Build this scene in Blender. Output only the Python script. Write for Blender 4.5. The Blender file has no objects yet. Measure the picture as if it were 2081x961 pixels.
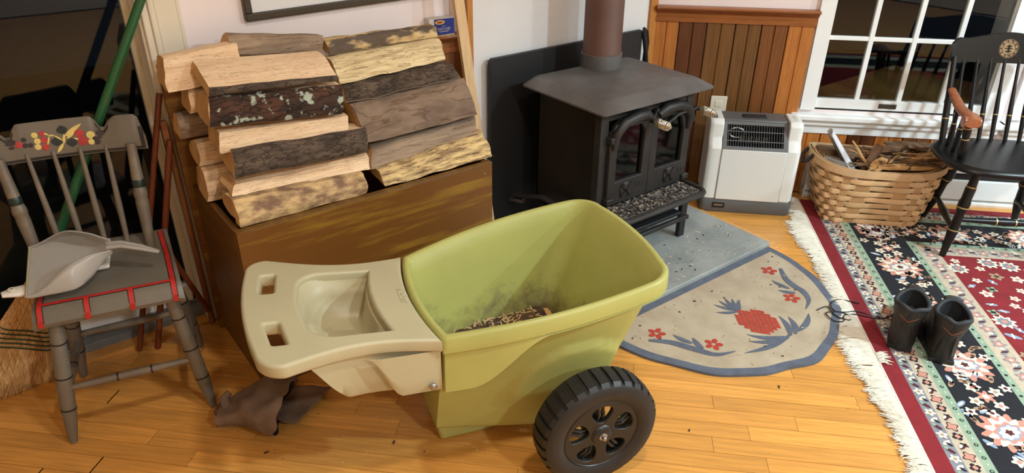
import bpy, bmesh, math, random
from mathutils import Vector, Matrix, noise
random.seed(7)
S = bpy.context.scene
COL = S.collection
PI = math.pi
def lin(c):
    return tuple((x/12.92 if x <= .04045 else ((x+.055)/1.055)**2.4) for x in [v/255 for v in c])
# ------------------------------------------------------------------ camera
F_PX, PITCH, ROLL, AZ, CAM_H = 1450.0, math.radians(28.55), math.radians(.52), math.radians(52.6), 1.42
hw = Vector((math.cos(AZ), math.sin(AZ), 0)); rw = Vector((math.sin(AZ), -math.cos(AZ), 0)); UPV = Vector((0, 0, 1))
fw = math.cos(PITCH)*hw-math.sin(PITCH)*UPV; u0 = math.sin(PITCH)*hw+math.cos(PITCH)*UPV
rt = math.cos(ROLL)*rw+math.sin(ROLL)*u0; uu = -math.sin(ROLL)*rw+math.cos(ROLL)*u0
cam = bpy.data.cameras.new('camera'); camo = bpy.data.objects.new('camera', cam); COL.objects.link(camo)
cam.sensor_width = 36; cam.lens = F_PX/2081*36; cam.clip_start = .02
camo.matrix_world = Matrix(((rt.x, uu.x, -fw.x, 0), (rt.y, uu.y, -fw.y, 0), (rt.z, uu.z, -fw.z, CAM_H), (0, 0, 0, 1)))
S.camera = camo
# ------------------------------------------------------------------ world (night outside) and colour
W = bpy.data.worlds.new('night'); S.world = W; W.use_nodes = True
W.node_tree.nodes['Background'].inputs[0].default_value = (.012, .014, .02, 1)
W.node_tree.nodes['Background'].inputs[1].default_value = .35
S.view_settings.view_transform = 'Standard'; S.view_settings.look = 'None'
S.view_settings.gamma = 1; S.view_settings.use_curve_mapping = False
S.view_settings.exposure = .0
# ------------------------------------------------------------------ ceiling lamps of the room and one added fill (light only; fittings built below)
CEIL = 2.42
LAMPS = [((.80, .45), 15, (1, .95, .86)), ((2.70, -1.1), 98, (.66, .89, 1)), ((3.9, -1.2), 76, (.66, .89, 1)), ((-.9, -.6), 9, (1, .92, .80)), ((.75, -1.7), 50, (.80, .93, 1))]  # last entry: unseen fill, added to brighten the near side of the cart
for i, ((x, y), e, c) in enumerate(LAMPS):
    l = bpy.data.lights.new('ceiling_lamp_light', 'AREA'); l.shape = 'DISK'; l.size = .17; l.energy = e; l.color = c; l.spread = math.radians(165)
    o = bpy.data.objects.new('ceiling_lamp_light', l); o.location = (x, y, CEIL-.03); COL.objects.link(o)

# ================================================================== helpers
class MB:
    def __init__(s): s.v = []; s.f = []; s.m = []; s.off = 0
    def add(s, vs, fs, mi=0):
        o = len(s.v); s.v += [tuple(p) for p in vs]; s.f += [tuple(o+i for i in f) for f in fs]; s.m += [mi]*len(fs); return s
    def box(s, a, b, mi=0, M=None):
        (x0, y0, z0), (x1, y1, z1) = a, b
        vs = [(x0,y0,z0),(x1,y0,z0),(x1,y1,z0),(x0,y1,z0),(x0,y0,z1),(x1,y0,z1),(x1,y1,z1),(x0,y1,z1)]
        if M: vs = [tuple(M @ Vector(v)) for v in vs]
        return s.add(vs, [(3,2,1,0),(4,5,6,7),(0,1,5,4),(1,2,6,5),(2,3,7,6),(3,0,4,7)], mi)
    def loft(s, rings, caps=True, mi=0, closed=True, capmi=None):
        n = len(rings[0]); vs = [p for r in rings for p in r]; fs = []
        for i in range(len(rings)-1):
            for j in range(n if closed else n-1):
                k = (j+1) % n; fs.append((i*n+j, i*n+k, (i+1)*n+k, (i+1)*n+j))
        s.add(vs, fs, mi)
        if caps and closed:
            cm = mi if capmi is None else capmi
            s.add(rings[0], [tuple(range(n-1, -1, -1))], cm); s.add(rings[-1], [tuple(range(n))], cm)
        return s
    def tube(s, path, r, n=8, mi=0, caps=True, flat=1.0, up=None):
        P = [Vector(p) for p in path]; R = r if isinstance(r, (list, tuple)) else [r]*len(P); rings = []
        ref = Vector(up) if up else None
        for i, p in enumerate(P):
            t = (P[min(i+1, len(P)-1)]-P[max(i-1, 0)]).normalized()
            if ref is None: ref = Vector((0, 0, 1)) if abs(t.z) < .9 else Vector((1, 0, 0))
            a = t.cross(ref).normalized(); b = a.cross(t).normalized(); ref = b
            rings.append([tuple(p+R[i]*(math.cos(2*PI*k/n)*a+flat*math.sin(2*PI*k/n)*b)) for k in range(n)])
        return s.loft(rings, caps, mi)
    def lathe(s, prof, n=24, M=None, mi=0, caps=True):
        rings = [[(r*math.cos(2*PI*k/n), r*math.sin(2*PI*k/n), z) for k in range(n)] for r, z in prof]
        if M: rings = [[tuple(M @ Vector(p)) for p in r] for r in rings]
        return s.loft(rings, caps, mi)
    def poly(s, pts, z0, z1, mi=0):
        return s.loft([[(x, y, z0) for x, y in pts], [(x, y, z1) for x, y in pts]], True, mi)
    def grid(s, fn, nu, nv, mi=0):
        vs = [fn(i/nu, j/nv) for i in range(nu+1) for j in range(nv+1)]
        fs = [(i*(nv+1)+j, (i+1)*(nv+1)+j, (i+1)*(nv+1)+j+1, i*(nv+1)+j+1) for i in range(nu) for j in range(nv)]
        return s.add(vs, fs, mi)
    def build(s, name, mats, parent=None, world=False, smooth=40, bevel=0, seg=2, normals=True):
        me = bpy.data.meshes.new(name)
        vs = s.v
        if world and parent is not None:
            Mi = BASE[parent.name].inverted(); vs = [tuple(Mi @ Vector(v)) for v in vs]
        me.from_pydata(vs, [], s.f)
        for m in (mats if isinstance(mats, (list, tuple)) else [mats]): me.materials.append(m)
        me.polygons.foreach_set('material_index', s.m)
        if normals:
            bm = bmesh.new(); bm.from_mesh(me); bmesh.ops.remove_doubles(bm, verts=bm.verts, dist=1e-6)
            bmesh.ops.recalc_face_normals(bm, faces=bm.faces); bm.to_mesh(me); bm.free()
        if smooth: me.shade_smooth(); me.set_sharp_from_angle(angle=math.radians(smooth))
        o = bpy.data.objects.new(name, me); COL.objects.link(o)
        if parent is not None: o.parent = parent
        if bevel:
            b = o.modifiers.new('bevel', 'BEVEL'); b.width = bevel; b.segments = seg; b.limit_method = 'ANGLE'; b.angle_limit = math.radians(35)
        return o
BASE = {}
def tag(o, label=None, cat=None, group=None, kind=None):
    if label: o['label'] = label
    if cat: o['category'] = cat
    if group: o['group'] = group
    if kind: o['kind'] = kind
    return o
def thing(name, label, cat, loc=(0, 0, 0), rotz=0, group=None):
    o = bpy.data.objects.new(name, None); COL.objects.link(o); o.location = loc; o.rotation_euler = (0, 0, rotz)
    o.empty_display_size = .05
    BASE[o.name] = Matrix.Translation(loc) @ Matrix.Rotation(rotz, 4, 'Z')
    return tag(o, label, cat, group)
def base_of(o):
    BASE[o.name] = Matrix.Identity(4); return o
def box(name, a, b, m, parent=None, bevel=0, world=False, M=None):
    return MB().box(a, b, 0, M).build(name, m, parent, world, bevel=bevel)
def put(me, name, parent, loc=(0, 0, 0), rot=(0, 0, 0)):
    o = bpy.data.objects.new(name, me); COL.objects.link(o); o.parent = parent; o.location = loc; o.rotation_euler = rot; return o
def Rz(a): return Matrix.Rotation(a, 4, 'Z')
def T(x, y, z): return Matrix.Translation((x, y, z))
def nz(x, y, z): return noise.noise(Vector((x, y, z)))
def lerp(a, b, t): return a+(b-a)*t
def sm(a, b, x):
    t = min(1, max(0, (x-a)/(b-a))); return t*t*(3-2*t)
def curve_plate(name, outlines, half, bev, mat, parent=None, res=2, z=0):
    cu = bpy.data.curves.new(name, 'CURVE'); cu.dimensions = '2D'; cu.fill_mode = 'BOTH'; cu.extrude = half; cu.bevel_depth = bev; cu.bevel_resolution = res
    for ol in outlines:
        sp = cu.splines.new('POLY'); sp.points.add(len(ol)-1); sp.use_cyclic_u = True
        for p, (x, y) in zip(sp.points, ol): p.co = (x, y, 0, 1)
    co = bpy.data.objects.new('tmp', cu); COL.objects.link(co)
    dg = bpy.context.evaluated_depsgraph_get(); me = bpy.data.meshes.new_from_object(co.evaluated_get(dg)); me.name = name
    bpy.data.objects.remove(co); bpy.data.curves.remove(cu)
    me.materials.clear(); me.materials.append(mat)
    me.shade_smooth(); me.set_sharp_from_angle(angle=math.radians(50))
    o = bpy.data.objects.new(name, me); COL.objects.link(o)
    if parent is not None: o.parent = parent
    return o
def text_mesh(name, body, size, extr, mat, parent, M, align='CENTER'):
    cu = bpy.data.curves.new(name, 'FONT'); cu.body = body; cu.size = size; cu.extrude = extr; cu.align_x = align; cu.align_y = 'CENTER'; cu.resolution_u = 2
    co = bpy.data.objects.new('tmp', cu); COL.objects.link(co)
    dg = bpy.context.evaluated_depsgraph_get(); me = bpy.data.meshes.new_from_object(co.evaluated_get(dg)); me.name = name
    bpy.data.objects.remove(co); bpy.data.curves.remove(cu)
    me.transform(M); me.materials.clear(); me.materials.append(mat)
    o = bpy.data.objects.new(name, me); COL.objects.link(o); o.parent = parent; return o
# ---------------------------------------------------------------- materials
MATS = {}
def mat(name, col, rough=.5, metal=0, var=0, vscale=8, stretch=(1, 1, 1), col2=None, bump=0, bscale=60, spec=.5, coat=0, trans=0, rand=0, detail=4, lo=.35, hi=.65, alpha=1, rot=(0, 0, 0), rvar=0, space='Object', crack=None, plates=None):
    if name in MATS: return MATS[name]
    m = bpy.data.materials.new(name); m.use_nodes = True; nt = m.node_tree; N = nt.nodes; L = nt.links; b = N['Principled BSDF']
    c = lin(col); b.inputs['Base Color'].default_value = (*c, 1); b.inputs['Roughness'].default_value = rough; b.inputs['Metallic'].default_value = metal
    b.inputs['Specular IOR Level'].default_value = spec; b.inputs['Coat Weight'].default_value = coat; b.inputs['Coat Roughness'].default_value = .15
    b.inputs['Transmission Weight'].default_value = trans; b.inputs['Alpha'].default_value = alpha
    src = None
    if var or col2 or bump or rvar or crack or plates:
        tc = N.new('ShaderNodeTexCoord'); mp = N.new('ShaderNodeMapping'); mp.inputs['Scale'].default_value = stretch; mp.inputs['Rotation'].default_value = rot
        L.new(tc.outputs[space], mp.inputs['Vector']); vec = mp.outputs[0]
        if rand:
            oi = N.new('ShaderNodeObjectInfo'); ml = N.new('ShaderNodeVectorMath'); ml.operation = 'SCALE'; ml.inputs[0].default_value = (17, 31, 23); L.new(oi.outputs['Random'], ml.inputs['Scale'])
            ad = N.new('ShaderNodeVectorMath'); L.new(vec, ad.inputs[0]); L.new(ml.outputs[0], ad.inputs[1]); vec = ad.outputs[0]
    if var or col2:
        n = N.new('ShaderNodeTexNoise'); n.inputs['Scale'].default_value = vscale; n.inputs['Detail'].default_value = detail; n.inputs['Roughness'].default_value = .6; L.new(vec, n.inputs['Vector'])
        r = N.new('ShaderNodeValToRGB'); r.color_ramp.elements[0].position = lo; r.color_ramp.elements[1].position = hi
        c2 = lin(col2) if col2 else tuple(min(1, x*(1+var)) for x in c)
        c1 = c if col2 else tuple(x*(1-var) for x in c)
        r.color_ramp.elements[0].color = (*c1, 1); r.color_ramp.elements[1].color = (*c2, 1)
        L.new(n.outputs['Fac'], r.inputs['Fac']); src = r.outputs[0]
        if rvar:
            mr = N.new('ShaderNodeMapRange'); mr.inputs['To Min'].default_value = max(.03, rough-rvar); mr.inputs['To Max'].default_value = rough+rvar; L.new(n.outputs['Fac'], mr.inputs['Value']); L.new(mr.outputs[0], b.inputs['Roughness'])
    def mulmap(sock, lo_, hi_, dark):
        nonlocal src
        r3 = N.new('ShaderNodeValToRGB'); r3.color_ramp.elements[0].position = lo_; r3.color_ramp.elements[1].position = hi_; r3.color_ramp.elements[0].color = (dark, dark*.9, dark*.8, 1); r3.color_ramp.elements[1].color = (1, 1, 1, 1); L.new(sock, r3.inputs['Fac'])
        mx = N.new('ShaderNodeMix'); mx.data_type = 'RGBA'; mx.blend_type = 'MULTIPLY'; mx.inputs['Factor'].default_value = 1
        if src: L.new(src, mx.inputs['A'])
        else: mx.inputs['A'].default_value = (*c, 1)
        L.new(r3.outputs[0], mx.inputs['B']); src = mx.outputs['Result']
    if crack:    # long fine checks running with the grain: (scale, stretch, width, darkness)
        mp2 = N.new('ShaderNodeMapping'); mp2.inputs['Scale'].default_value = crack[1]; L.new(vec, mp2.inputs['Vector'])
        n3 = N.new('ShaderNodeTexNoise'); n3.inputs['Scale'].default_value = crack[0]; n3.inputs['Detail'].default_value = 3; n3.inputs['Distortion'].default_value = .3; L.new(mp2.outputs[0], n3.inputs['Vector'])
        sb3 = N.new('ShaderNodeMath'); sb3.operation = 'SUBTRACT'; sb3.inputs[1].default_value = .5; L.new(n3.outputs['Fac'], sb3.inputs[0]); ab3 = N.new('ShaderNodeMath'); ab3.operation = 'ABSOLUTE'; L.new(sb3.outputs[0], ab3.inputs[0])
        mulmap(ab3.outputs[0], 0, crack[2], crack[3]); bsock = ab3.outputs[0]
    if plates:   # bark plates: (scale, stretch, width, darkness)
        mp2 = N.new('ShaderNodeMapping'); mp2.inputs['Scale'].default_value = plates[1]; L.new(vec, mp2.inputs['Vector'])
        nd = N.new('ShaderNodeTexNoise'); nd.inputs['Scale'].default_value = 30; nd.inputs['Detail'].default_value = 4; L.new(vec, nd.inputs['Vector'])
        md = N.new('ShaderNodeMix'); md.data_type = 'VECTOR'; md.inputs['Factor'].default_value = .06; L.new(mp2.outputs[0], md.inputs['A']); L.new(nd.outputs['Color'], md.inputs['B'])
        vo = N.new('ShaderNodeTexVoronoi'); vo.feature = 'DISTANCE_TO_EDGE'; vo.inputs['Scale'].default_value = plates[0]; L.new(md.outputs['Result'], vo.inputs['Vector'])
        mulmap(vo.outputs['Distance'], 0, plates[2], plates[3])
    if rand:
        oi2 = N.new('ShaderNodeObjectInfo'); hs = N.new('ShaderNodeHueSaturation')
        mr = N.new('ShaderNodeMapRange'); mr.inputs['To Min'].default_value = 1-rand; mr.inputs['To Max'].default_value = 1+rand; L.new(oi2.outputs['Random'], mr.inputs['Value']); L.new(mr.outputs[0], hs.inputs['Value'])
        if src: L.new(src, hs.inputs['Color'])
        else: hs.inputs['Color'].default_value = (*c, 1)
        src = hs.outputs[0]
    if src: L.new(src, b.inputs['Base Color'])
    if bump:
        n2 = N.new('ShaderNodeTexNoise'); n2.inputs['Scale'].default_value = bscale; n2.inputs['Detail'].default_value = 5; L.new(vec, n2.inputs['Vector'])
        bp = N.new('ShaderNodeBump'); bp.inputs['Strength'].default_value = bump; bp.inputs['Distance'].default_value = .004; L.new(n2.outputs['Fac'], bp.inputs['Height']); L.new(bp.outputs[0], b.inputs['Normal'])
    MATS[name] = m; return m
def glass_mat(name, tint, refl=1.5, rough=.0):
    if name in MATS: return MATS[name]
    m = bpy.data.materials.new(name); m.use_nodes = True; nt = m.node_tree; N = nt.nodes; L = nt.links; N.remove(N['Principled BSDF'])
    t = N.new('ShaderNodeBsdfTransparent'); t.inputs[0].default_value = (*tint, 1); g = N.new('ShaderNodeBsdfGlossy'); g.inputs['Roughness'].default_value = rough
    fr = N.new('ShaderNodeFresnel'); fr.inputs['IOR'].default_value = refl; mx = N.new('ShaderNodeMixShader')
    L.new(fr.outputs[0], mx.inputs[0]); L.new(t.outputs[0], mx.inputs[1]); L.new(g.outputs[0], mx.inputs[2]); L.new(mx.outputs[0], N['Material Output'].inputs[0]); MATS[name] = m; return m
m_floor = mat('honey_plank', (216, 152, 74), .3, var=.14, vscale=5, stretch=(1.2, 22, 22), rand=.13, bump=.05, bscale=30, coat=.15, rvar=.06)
m_pink = mat('pink_plaster', (246, 232, 231), .75, var=.02, vscale=3, bump=.05, bscale=200)
m_hwall = mat('hearth_plaster', (228, 226, 227), .75, var=.03, vscale=4, bump=.08, bscale=90)
m_ceil = mat('ceiling_white', (238, 235, 228), .8)
m_backw = mat('far_wall_paint', (222, 210, 194), .8, var=.05, vscale=2)
m_white = mat('white_trim', (246, 247, 246), .38, var=.02, vscale=5)
m_cream = mat('cream_trim', (230, 220, 200), .45, var=.03, vscale=4)
m_oak = mat('golden_trim', (186, 122, 56), .4, var=.16, vscale=6, stretch=(20, 20, 1.2), bump=.05)
m_cedar_l = mat('cedar_light', (182, 112, 50), .45, var=.18, vscale=5, stretch=(24, 24, 1.3), rand=.08, bump=.05)
m_cedar_d = mat('cedar_dark', (98, 54, 24), .45, var=.2, vscale=5, stretch=(24, 24, 1.3), rand=.08, bump=.05)
m_cedar_o = mat('cedar_olive', (112, 74, 34), .45, var=.2, vscale=5, stretch=(24, 24, 1.3), rand=.06, bump=.05)
m_cedar_b = mat('cedar_brown', (122, 72, 32), .45, var=.2, vscale=5, stretch=(24, 24, 1.3), rand=.06, bump=.05)
m_rail = mat('chair_rail', (150, 88, 42), .35, var=.15, vscale=6, stretch=(2, 2, 20), bump=.04)
m_slate = mat('hearth_slate', (160, 162, 158), .6, col2=(134, 138, 136), vscale=7, bump=.12, bscale=40, rvar=.1)
m_black = mat('matte_black', (26, 26, 28), .55, var=.1, vscale=6)
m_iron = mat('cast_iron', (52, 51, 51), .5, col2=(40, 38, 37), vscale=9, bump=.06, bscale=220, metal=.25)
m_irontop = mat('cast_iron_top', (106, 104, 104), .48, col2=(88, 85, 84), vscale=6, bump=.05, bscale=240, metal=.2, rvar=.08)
m_ironside = mat('stove_side_plate', (40, 35, 30), .42, col2=(28, 26, 25), vscale=3, metal=.3)
m_flue = mat('brown_flue', (98, 68, 58), .5, var=.12, vscale=6, metal=.15, bump=.03)
m_chrome = mat('nickel_spring', (206, 198, 180), .26, metal=.85)
m_steel = mat('steel', (170, 172, 175), .3, metal=1)
m_alu = mat('aluminium_track', (165, 165, 165), .35, metal=.8)
m_pane = glass_mat('window_pane', (.86, .9, .9), 1.34)
m_stoveglass = glass_mat('sooty_glass', (.16, .12, .1), 1.45, .06)
m_brick = mat('firebrick', (92, 66, 58), .8, var=.25, vscale=20, rand=.2)
m_ash = mat('ash', (120, 110, 102), .9, col2=(60, 56, 54), vscale=60)

WB = 3.25; YP = 2.225; YH = 2.165            # wall distances
C45 = math.sqrt(.5)
def Bp(s, w, z): return (C45*(s+w), C45*(w-s), z)      # window wall frame: s along the wall, w into it
MBW = Matrix(((C45, C45, 0, 0), (-C45, C45, 0, 0), (0, 0, 1, 0), (0, 0, 0, 1)))  # (s,w,z) -> world
RB = -PI/4
# ================================================================== THE SETTING
fl = box('floor', (-2.6, -3.6, -.06), (5.6, 2.55, -.010), m_floor); tag(fl, 'honey coloured hardwood strip floor', kind='structure'); base_of(fl)
# strips running parallel to the window wall: local x along the strip
def plank_mesh(l, w):
    me = MB().box((0, .0007, -.012), (l-.0010, w-.0007, 0)).build('plank', m_floor, smooth=0); d = me.data; bpy.data.objects.remove(me); return d
pm = {}
wr = 0.62; row = 0; cnt = 0
widths = [.0585, .0585, .0565, .0585, .076, .0585, .0585, .0565]
while wr < 3.16:
    w = widths[row % len(widths)]
    s = -2.05-random.random()*.7
    smax = 2.55-abs(wr-1.6)*.25
    while s < smax:
        l = random.choice([.62, .74, .86, 1.0, 1.14])
        # keep inside room: left of door wall
        mid = s+l/2
        a = Bp(s, wr, 0); b2 = Bp(s+l, wr, 0)
        if max(a[1], b2[1]) > 2.2:   # clip at the border board by the door wall
            smin = wr-2.2/C45+w*1.0
            if s+l < smin+.1: s += l; continue
            if s < smin: l = s+l-smin; s = smin
        if a[0] < -1.2 and b2[0] < -.9: s += l; continue
        key = (round(l, 2), w)
        if key not in pm: pm[key] = plank_mesh(round(l, 2), w)
        if cnt < 296:
            put(pm[key], 'plank', fl, Bp(s, wr, .0), (0, 0, RB)); cnt += 1
        s += l
    wr += w; row += 1
x = -1.6
for l in (1.1, .95, .9):
    put(plank_mesh(l, .072), 'border_plank', fl, (x, 2.205, .0005)); x += l

# left wall (door + pink plaster), hearth wall, window wall, ceiling and the walls behind the viewer
wl = MB()
wl.box((.43, YP, 0), (1.44, YP+.14, CEIL)); wl.box((-2.6, YP, 2.05), (.43, YP+.14, CEIL)); wl.box((-2.6, YP, 0), (-1.45, YP+.14, 2.05))
wl = base_of(tag(wl.build('wall_left', m_pink, smooth=0), 'pale pink plaster wall with the picture and the glass door', kind='structure'))
wh = base_of(tag(box('wall_hearth', (1.44, YH, 0), (2.431, YH+.2, CEIL), m_hwall), 'off white plaster wall behind the stove', kind='structure'))
box('corner_trim', (1.437, YH-.014, 0), (1.462, YP, CEIL), m_oak, wh, bevel=.002); box('corner_trim', (2.386, YH-.014, 0), (2.429, YH, CEIL), m_oak, wh, bevel=.002)
wr_ = MB()
S0, S1 = .190, 3.6
for (a, b, z0, z1) in ((S0, .93, 0, CEIL), (.93, 1.632, 0, .40), (.93, 1.632, 1.62, CEIL), (1.632, 1.80, 0, CEIL), (1.80, 2.50, 0, .40), (1.80, 2.50, 1.62, CEIL), (2.50, S1, 0, CEIL)):
    wr_.box((a, WB, z0), (b, WB+.14, z1), 0, MBW)
wr_ = base_of(tag(wr_.build('wall_right', m_pink, smooth=0), 'window wall with pink plaster over vertical wood wainscot', kind='structure'))
tag(box('ceiling', (-2.6, -3.6, CEIL), (5.7, 2.6, CEIL+.1), m_ceil), 'white ceiling', kind='structure')
tag(box('wall_back', (-2.6, -3.7, 0), (5.7, -3.6, CEIL), m_backw), 'tan painted wall', kind='structure')
tag(box('wall_west', (-2.7, -3.6, 0), (-2.6, 2.4, CEIL), m_backw), 'tan painted wall', kind='structure')
tag(box('wall_east', (5.0, -3.6, 0), (5.1, -.2, CEIL), m_backw), 'tan painted wall', kind='structure')
tag(box('ground_outside', (-4.5, 2.6, -.35), (6.5, 7, -.25), mat('night_ground', (62, 62, 52), .9, col2=(38, 44, 40), vscale=2, bump=.3, bscale=8)), 'dark ground outside the glass door', kind='structure')
gr = MB().box((.3, WB+.4, -.35), (5.5, WB+4, -.25), 0, MBW).build('ground_outside', MATS['night_ground'], smooth=0); tag(gr, 'dark ground outside the window', kind='structure')
# wainscot boards (window wall): each board has a centre bead
edges = [.185, .294, .412, .532, .642, .752, .862]
bmats = [m_cedar_l, m_cedar_d, m_cedar_o, m_cedar_o, m_cedar_b, m_cedar_l]
def board(s0, s1, z0, z1, m, parent):
    mid = (s0+s1)/2; g = .0035; t = .014
    prof = [(s0+.0004, .004), (s0+g, t), (mid-g, t), (mid, t-.005), (mid+g, t), (s1-g, t), (s1-.0004, .004), (s1-.0004, 0), (s0+.0004, 0)]
    b = MB().loft([[tuple(MBW @ Vector((s, WB-d, z))) for s, d in prof] for z in (z0, z1)])
    return b.build('wainscot_board', m, parent, smooth=0)
for k in range(6): board(edges[k], edges[k+1], .0, .775, bmats[k], wr_)
for k in range(16):
    board(.862+.118*k, .862+.118*(k+1), .0, .30, [m_cedar_l, m_cedar_l, m_cedar_d, m_cedar_l, m_cedar_b][k % 5], wr_)
def rail_prof(s0, s1, f, m, parent, name):
    prof = [(0, .765), (.020, .765), (.020, .783), (.016, .786), (.016, .800), (.026, .808), (.030, .816), (.044, .820), (.047, .826), (.044, .832), (0, .832)]
    return MB().loft([[f(s, d, z) for d, z in prof] for s in (s0, s1)]).build(name, m, parent, smooth=30)
tag(rail_prof(.19, .866, lambda s, d, z: Bp(s, WB-d, z), m_rail, None, 'trim_1'), 'dark stained wooden chair rail capping the wainscot beside the window', kind='structure')
tag(rail_prof(1.20, 1.437, lambda s, d, z: (s, YP-d, z), m_rail, None, 'trim_2'), 'wooden chair rail behind the log pile', kind='structure')
for k in range(2): 
    o = box('wainscot_board', (1.20+.12*k, YP-.013, 0), (1.3195+.12*k-(.003 if k else 0), YP, .765), m_cedar_b, wl, bevel=.002)
# windows
def window(n, s0, s1, zb, zt, lab):
    w = base_of(tag(MB().box((s0-.062, WB-.018, zb-.05), (s0, WB, zt+.08), 0, MBW).box((s1, WB-.018, zb-.05), (s1+.062, WB, zt+.08), 0, MBW).box((s0-.062, WB-.018, zt), (s1+.062, WB, zt+.08), 0, MBW).build('window_%d' % n, m_white, smooth=0, bevel=.003), lab, kind='structure'))
    WS = WB+.0                                  # sash plane
    box_ = lambda nm, a, b, m=m_white, bv=.002: MB().box(a, b, 0, MBW).build(nm, m, w, smooth=0, bevel=bv)
    gl0, gl1 = s0+.0, s1
    box_('sash_stile', (s0-.004, WS, zb), (s0+.002, WS+.03, zt)); box_('sash_stile', (s1-.002, WS, zb), (s1+.004, WS+.03, zt))
    box_('sash_bottom_rail', (s0-.004, WS-.006, zb-.042), (s1+.004, WS+.03, zb))
    box_('sash_top_rail', (s0-.004, WS, zt-.04), (s1+.004, WS+.03, zt))
    np_ = 4; pw = (s1-s0)/np_; ph = .265
    for k in range(1, np_): box_('muntin', (s0+k*pw-.010, WS+.002, zb), (s0+k*pw+.010, WS+.026, zt-.04))
    z = zb+ph; zs = [zb]
    while z < zt-.1:
        box_('muntin', (s0, WS+.004, z-.009), (s1, WS+.024, z+.009)); zs.append(z); z += ph
    zs.append(zt-.04)
    for i in range(len(zs)-1):
        for k in range(np_): MB().box((s0+k*pw+.002, WS+.012, zs[i]+.002), (s0+(k+1)*pw-.002, WS+.015, zs[i+1]-.002), 0, MBW).build('pane', m_pane, w, smooth=0)
    box_('dark_gap', (s0-.002, WS+.004, zb-.062), (s1+.002, WS+.03, zb-.043), m_black, 0)
    box_('finger_lift', (s0+.27, WS-.009, zb-.033), (s0+.345, WS-.004, zb-.011), mat('bronze', (90, 88, 80), .35, metal=.7), .002)
    box_('window_sill', (s0-.098, WB-.05, zb-.092), (s1+.098, WB+.02, zb-.066), m_white, .006)
    box_('sill_moulding', (s0-.075, WB-.034, zb-.118), (s1+.075, WB, zb-.092), m_white, .005)
    box_('sill_apron', (s0-.06, WB-.02, zb-.158), (s1+.06, WB, zb-.118), m_white, .003)
window(1, .928, 1.632, .452, 1.62, 'white divided-light window nearest the stove')
window(2, 1.805, 2.50, .452, 1.62, 'white divided-light window behind the black armchair')
# baseboard heater under the windows
bh = MB()
bprof = [(0, 0), (.05, 0), (.055, .012), (.055, .02), (.03, .024), (.03, .034), (.055, .036), (.058, .125), (.052, .128), (.03, .13), (.03, .160), (.058, .163), (.058, .172), (.045, .19), (0, .19)]
bh.loft([[Bp(s, WB-.016-d, z) for d, z in bprof] for s in (.94, 3.3)])
hb = base_of(tag(bh.build('trim_3', m_white, smooth=20), 'white metal baseboard radiator cover running under the windows', kind='structure'))
MB().box((.945, WB-.016-.048, .131), (3.3, WB-.016-.0305, .159), 0, MBW).build('louvre_slot', m_black, hb, smooth=0)
MB().box((.94, WB-.016-.060, 0), (.946, WB-.016, .192), 0, MBW).build('end_cap', m_white, hb, smooth=0)
# outlet plate
op = thing('outlet_plate', 'cream wall outlet plate on the dark wainscot board behind the heater', 'outlet', Bp(.508, WB-.014, .385), RB)
box('plate', (-.036, -.006, -.06), (.036, 0, .06), m_cream, op, bevel=.003)
for z in (-.024, .024): box('socket', (-.016, -.008, z-.014), (.016, -.005, z+.014), m_cream, op, bevel=.003)

# glass door in the left wall
d1 = base_of(tag(MB().box((.404, YP-.018, 0), (.424, YP+.002, 2.1)).box((.424, YP-.024, 0), (.440, YP+.002, 2.1)).box((.440, YP-.018, 0), (.498, YP+.002, 2.1)).box((.498, YP-.012, 0), (.510, YP+.002, 2.1)).build('door_1', m_cream, smooth=0, bevel=.004), 'sliding glass door with cream casing, dark night outside', kind='structure'))
box('jamb', (.396, YP-.005, 0), (.428, YP+.125, 2.1), m_cream, d1, bevel=.003)
box('door_stile', (.378, YP+.085, .06), (.397, YP+.12, 2.08), m_cream, d1, bevel=.003)
box('bottom_rail', (-1.45, YP+.085, .03), (.38, YP+.12, .10), m_white, d1, bevel=.003)
box('door_glass', (-1.45, YP+.10, .10), (.380, YP+.106, 2.05), m_pane, d1)
box('sill', (-1.45, YP+.03, -.002), (.397, YP+.13, .028), mat('grey_sill', (120, 122, 124), .5), d1, bevel=.003)
box('track', (-1.45, YP+.058, .0), (.396, YP+.07, .022), m_alu, d1, bevel=.002); box('track', (-1.45, YP+.078, .028), (.396, YP+.084, .04), m_alu, d1, bevel=.001)

# hearth slab with a mitred wood border
hs = base_of(tag(box('hearth', (1.27, 1.377, 0), (2.372, YH, .026), m_slate, bevel=.003), 'grey slate hearth slab under the stove', kind='structure'))
MB().poly([(2.373, 1.376), (2.418, 1.331), (2.418, 2.15), (2.373, 2.15)], 0, .006).build('border_strip', m_floor, hs, smooth=0)
MB().poly([(1.27, 1.331), (2.418, 1.331), (2.373, 1.376), (1.27, 1.376)], 0, .006).build('border_strip', m_floor, hs, smooth=0)
# ceiling lamp fittings, the last for the added fill
for i, ((x, y), e, c) in enumerate(LAMPS):
    t = thing('ceiling_lamp', ['recessed ceiling lamp above the garden cart', 'recessed ceiling lamp over the middle of the room', 'recessed ceiling lamp nearest the window wall', 'recessed ceiling lamp by the far tan wall', 'added fill lamp recessed in the ceiling behind the viewer'][i], 'lamp', (x, y, CEIL))
    MB().lathe([(.088, -.004), (.115, -.012), (.118, -.001), (.088, -.001)], 28).build('trim_ring', m_white, t)

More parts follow.
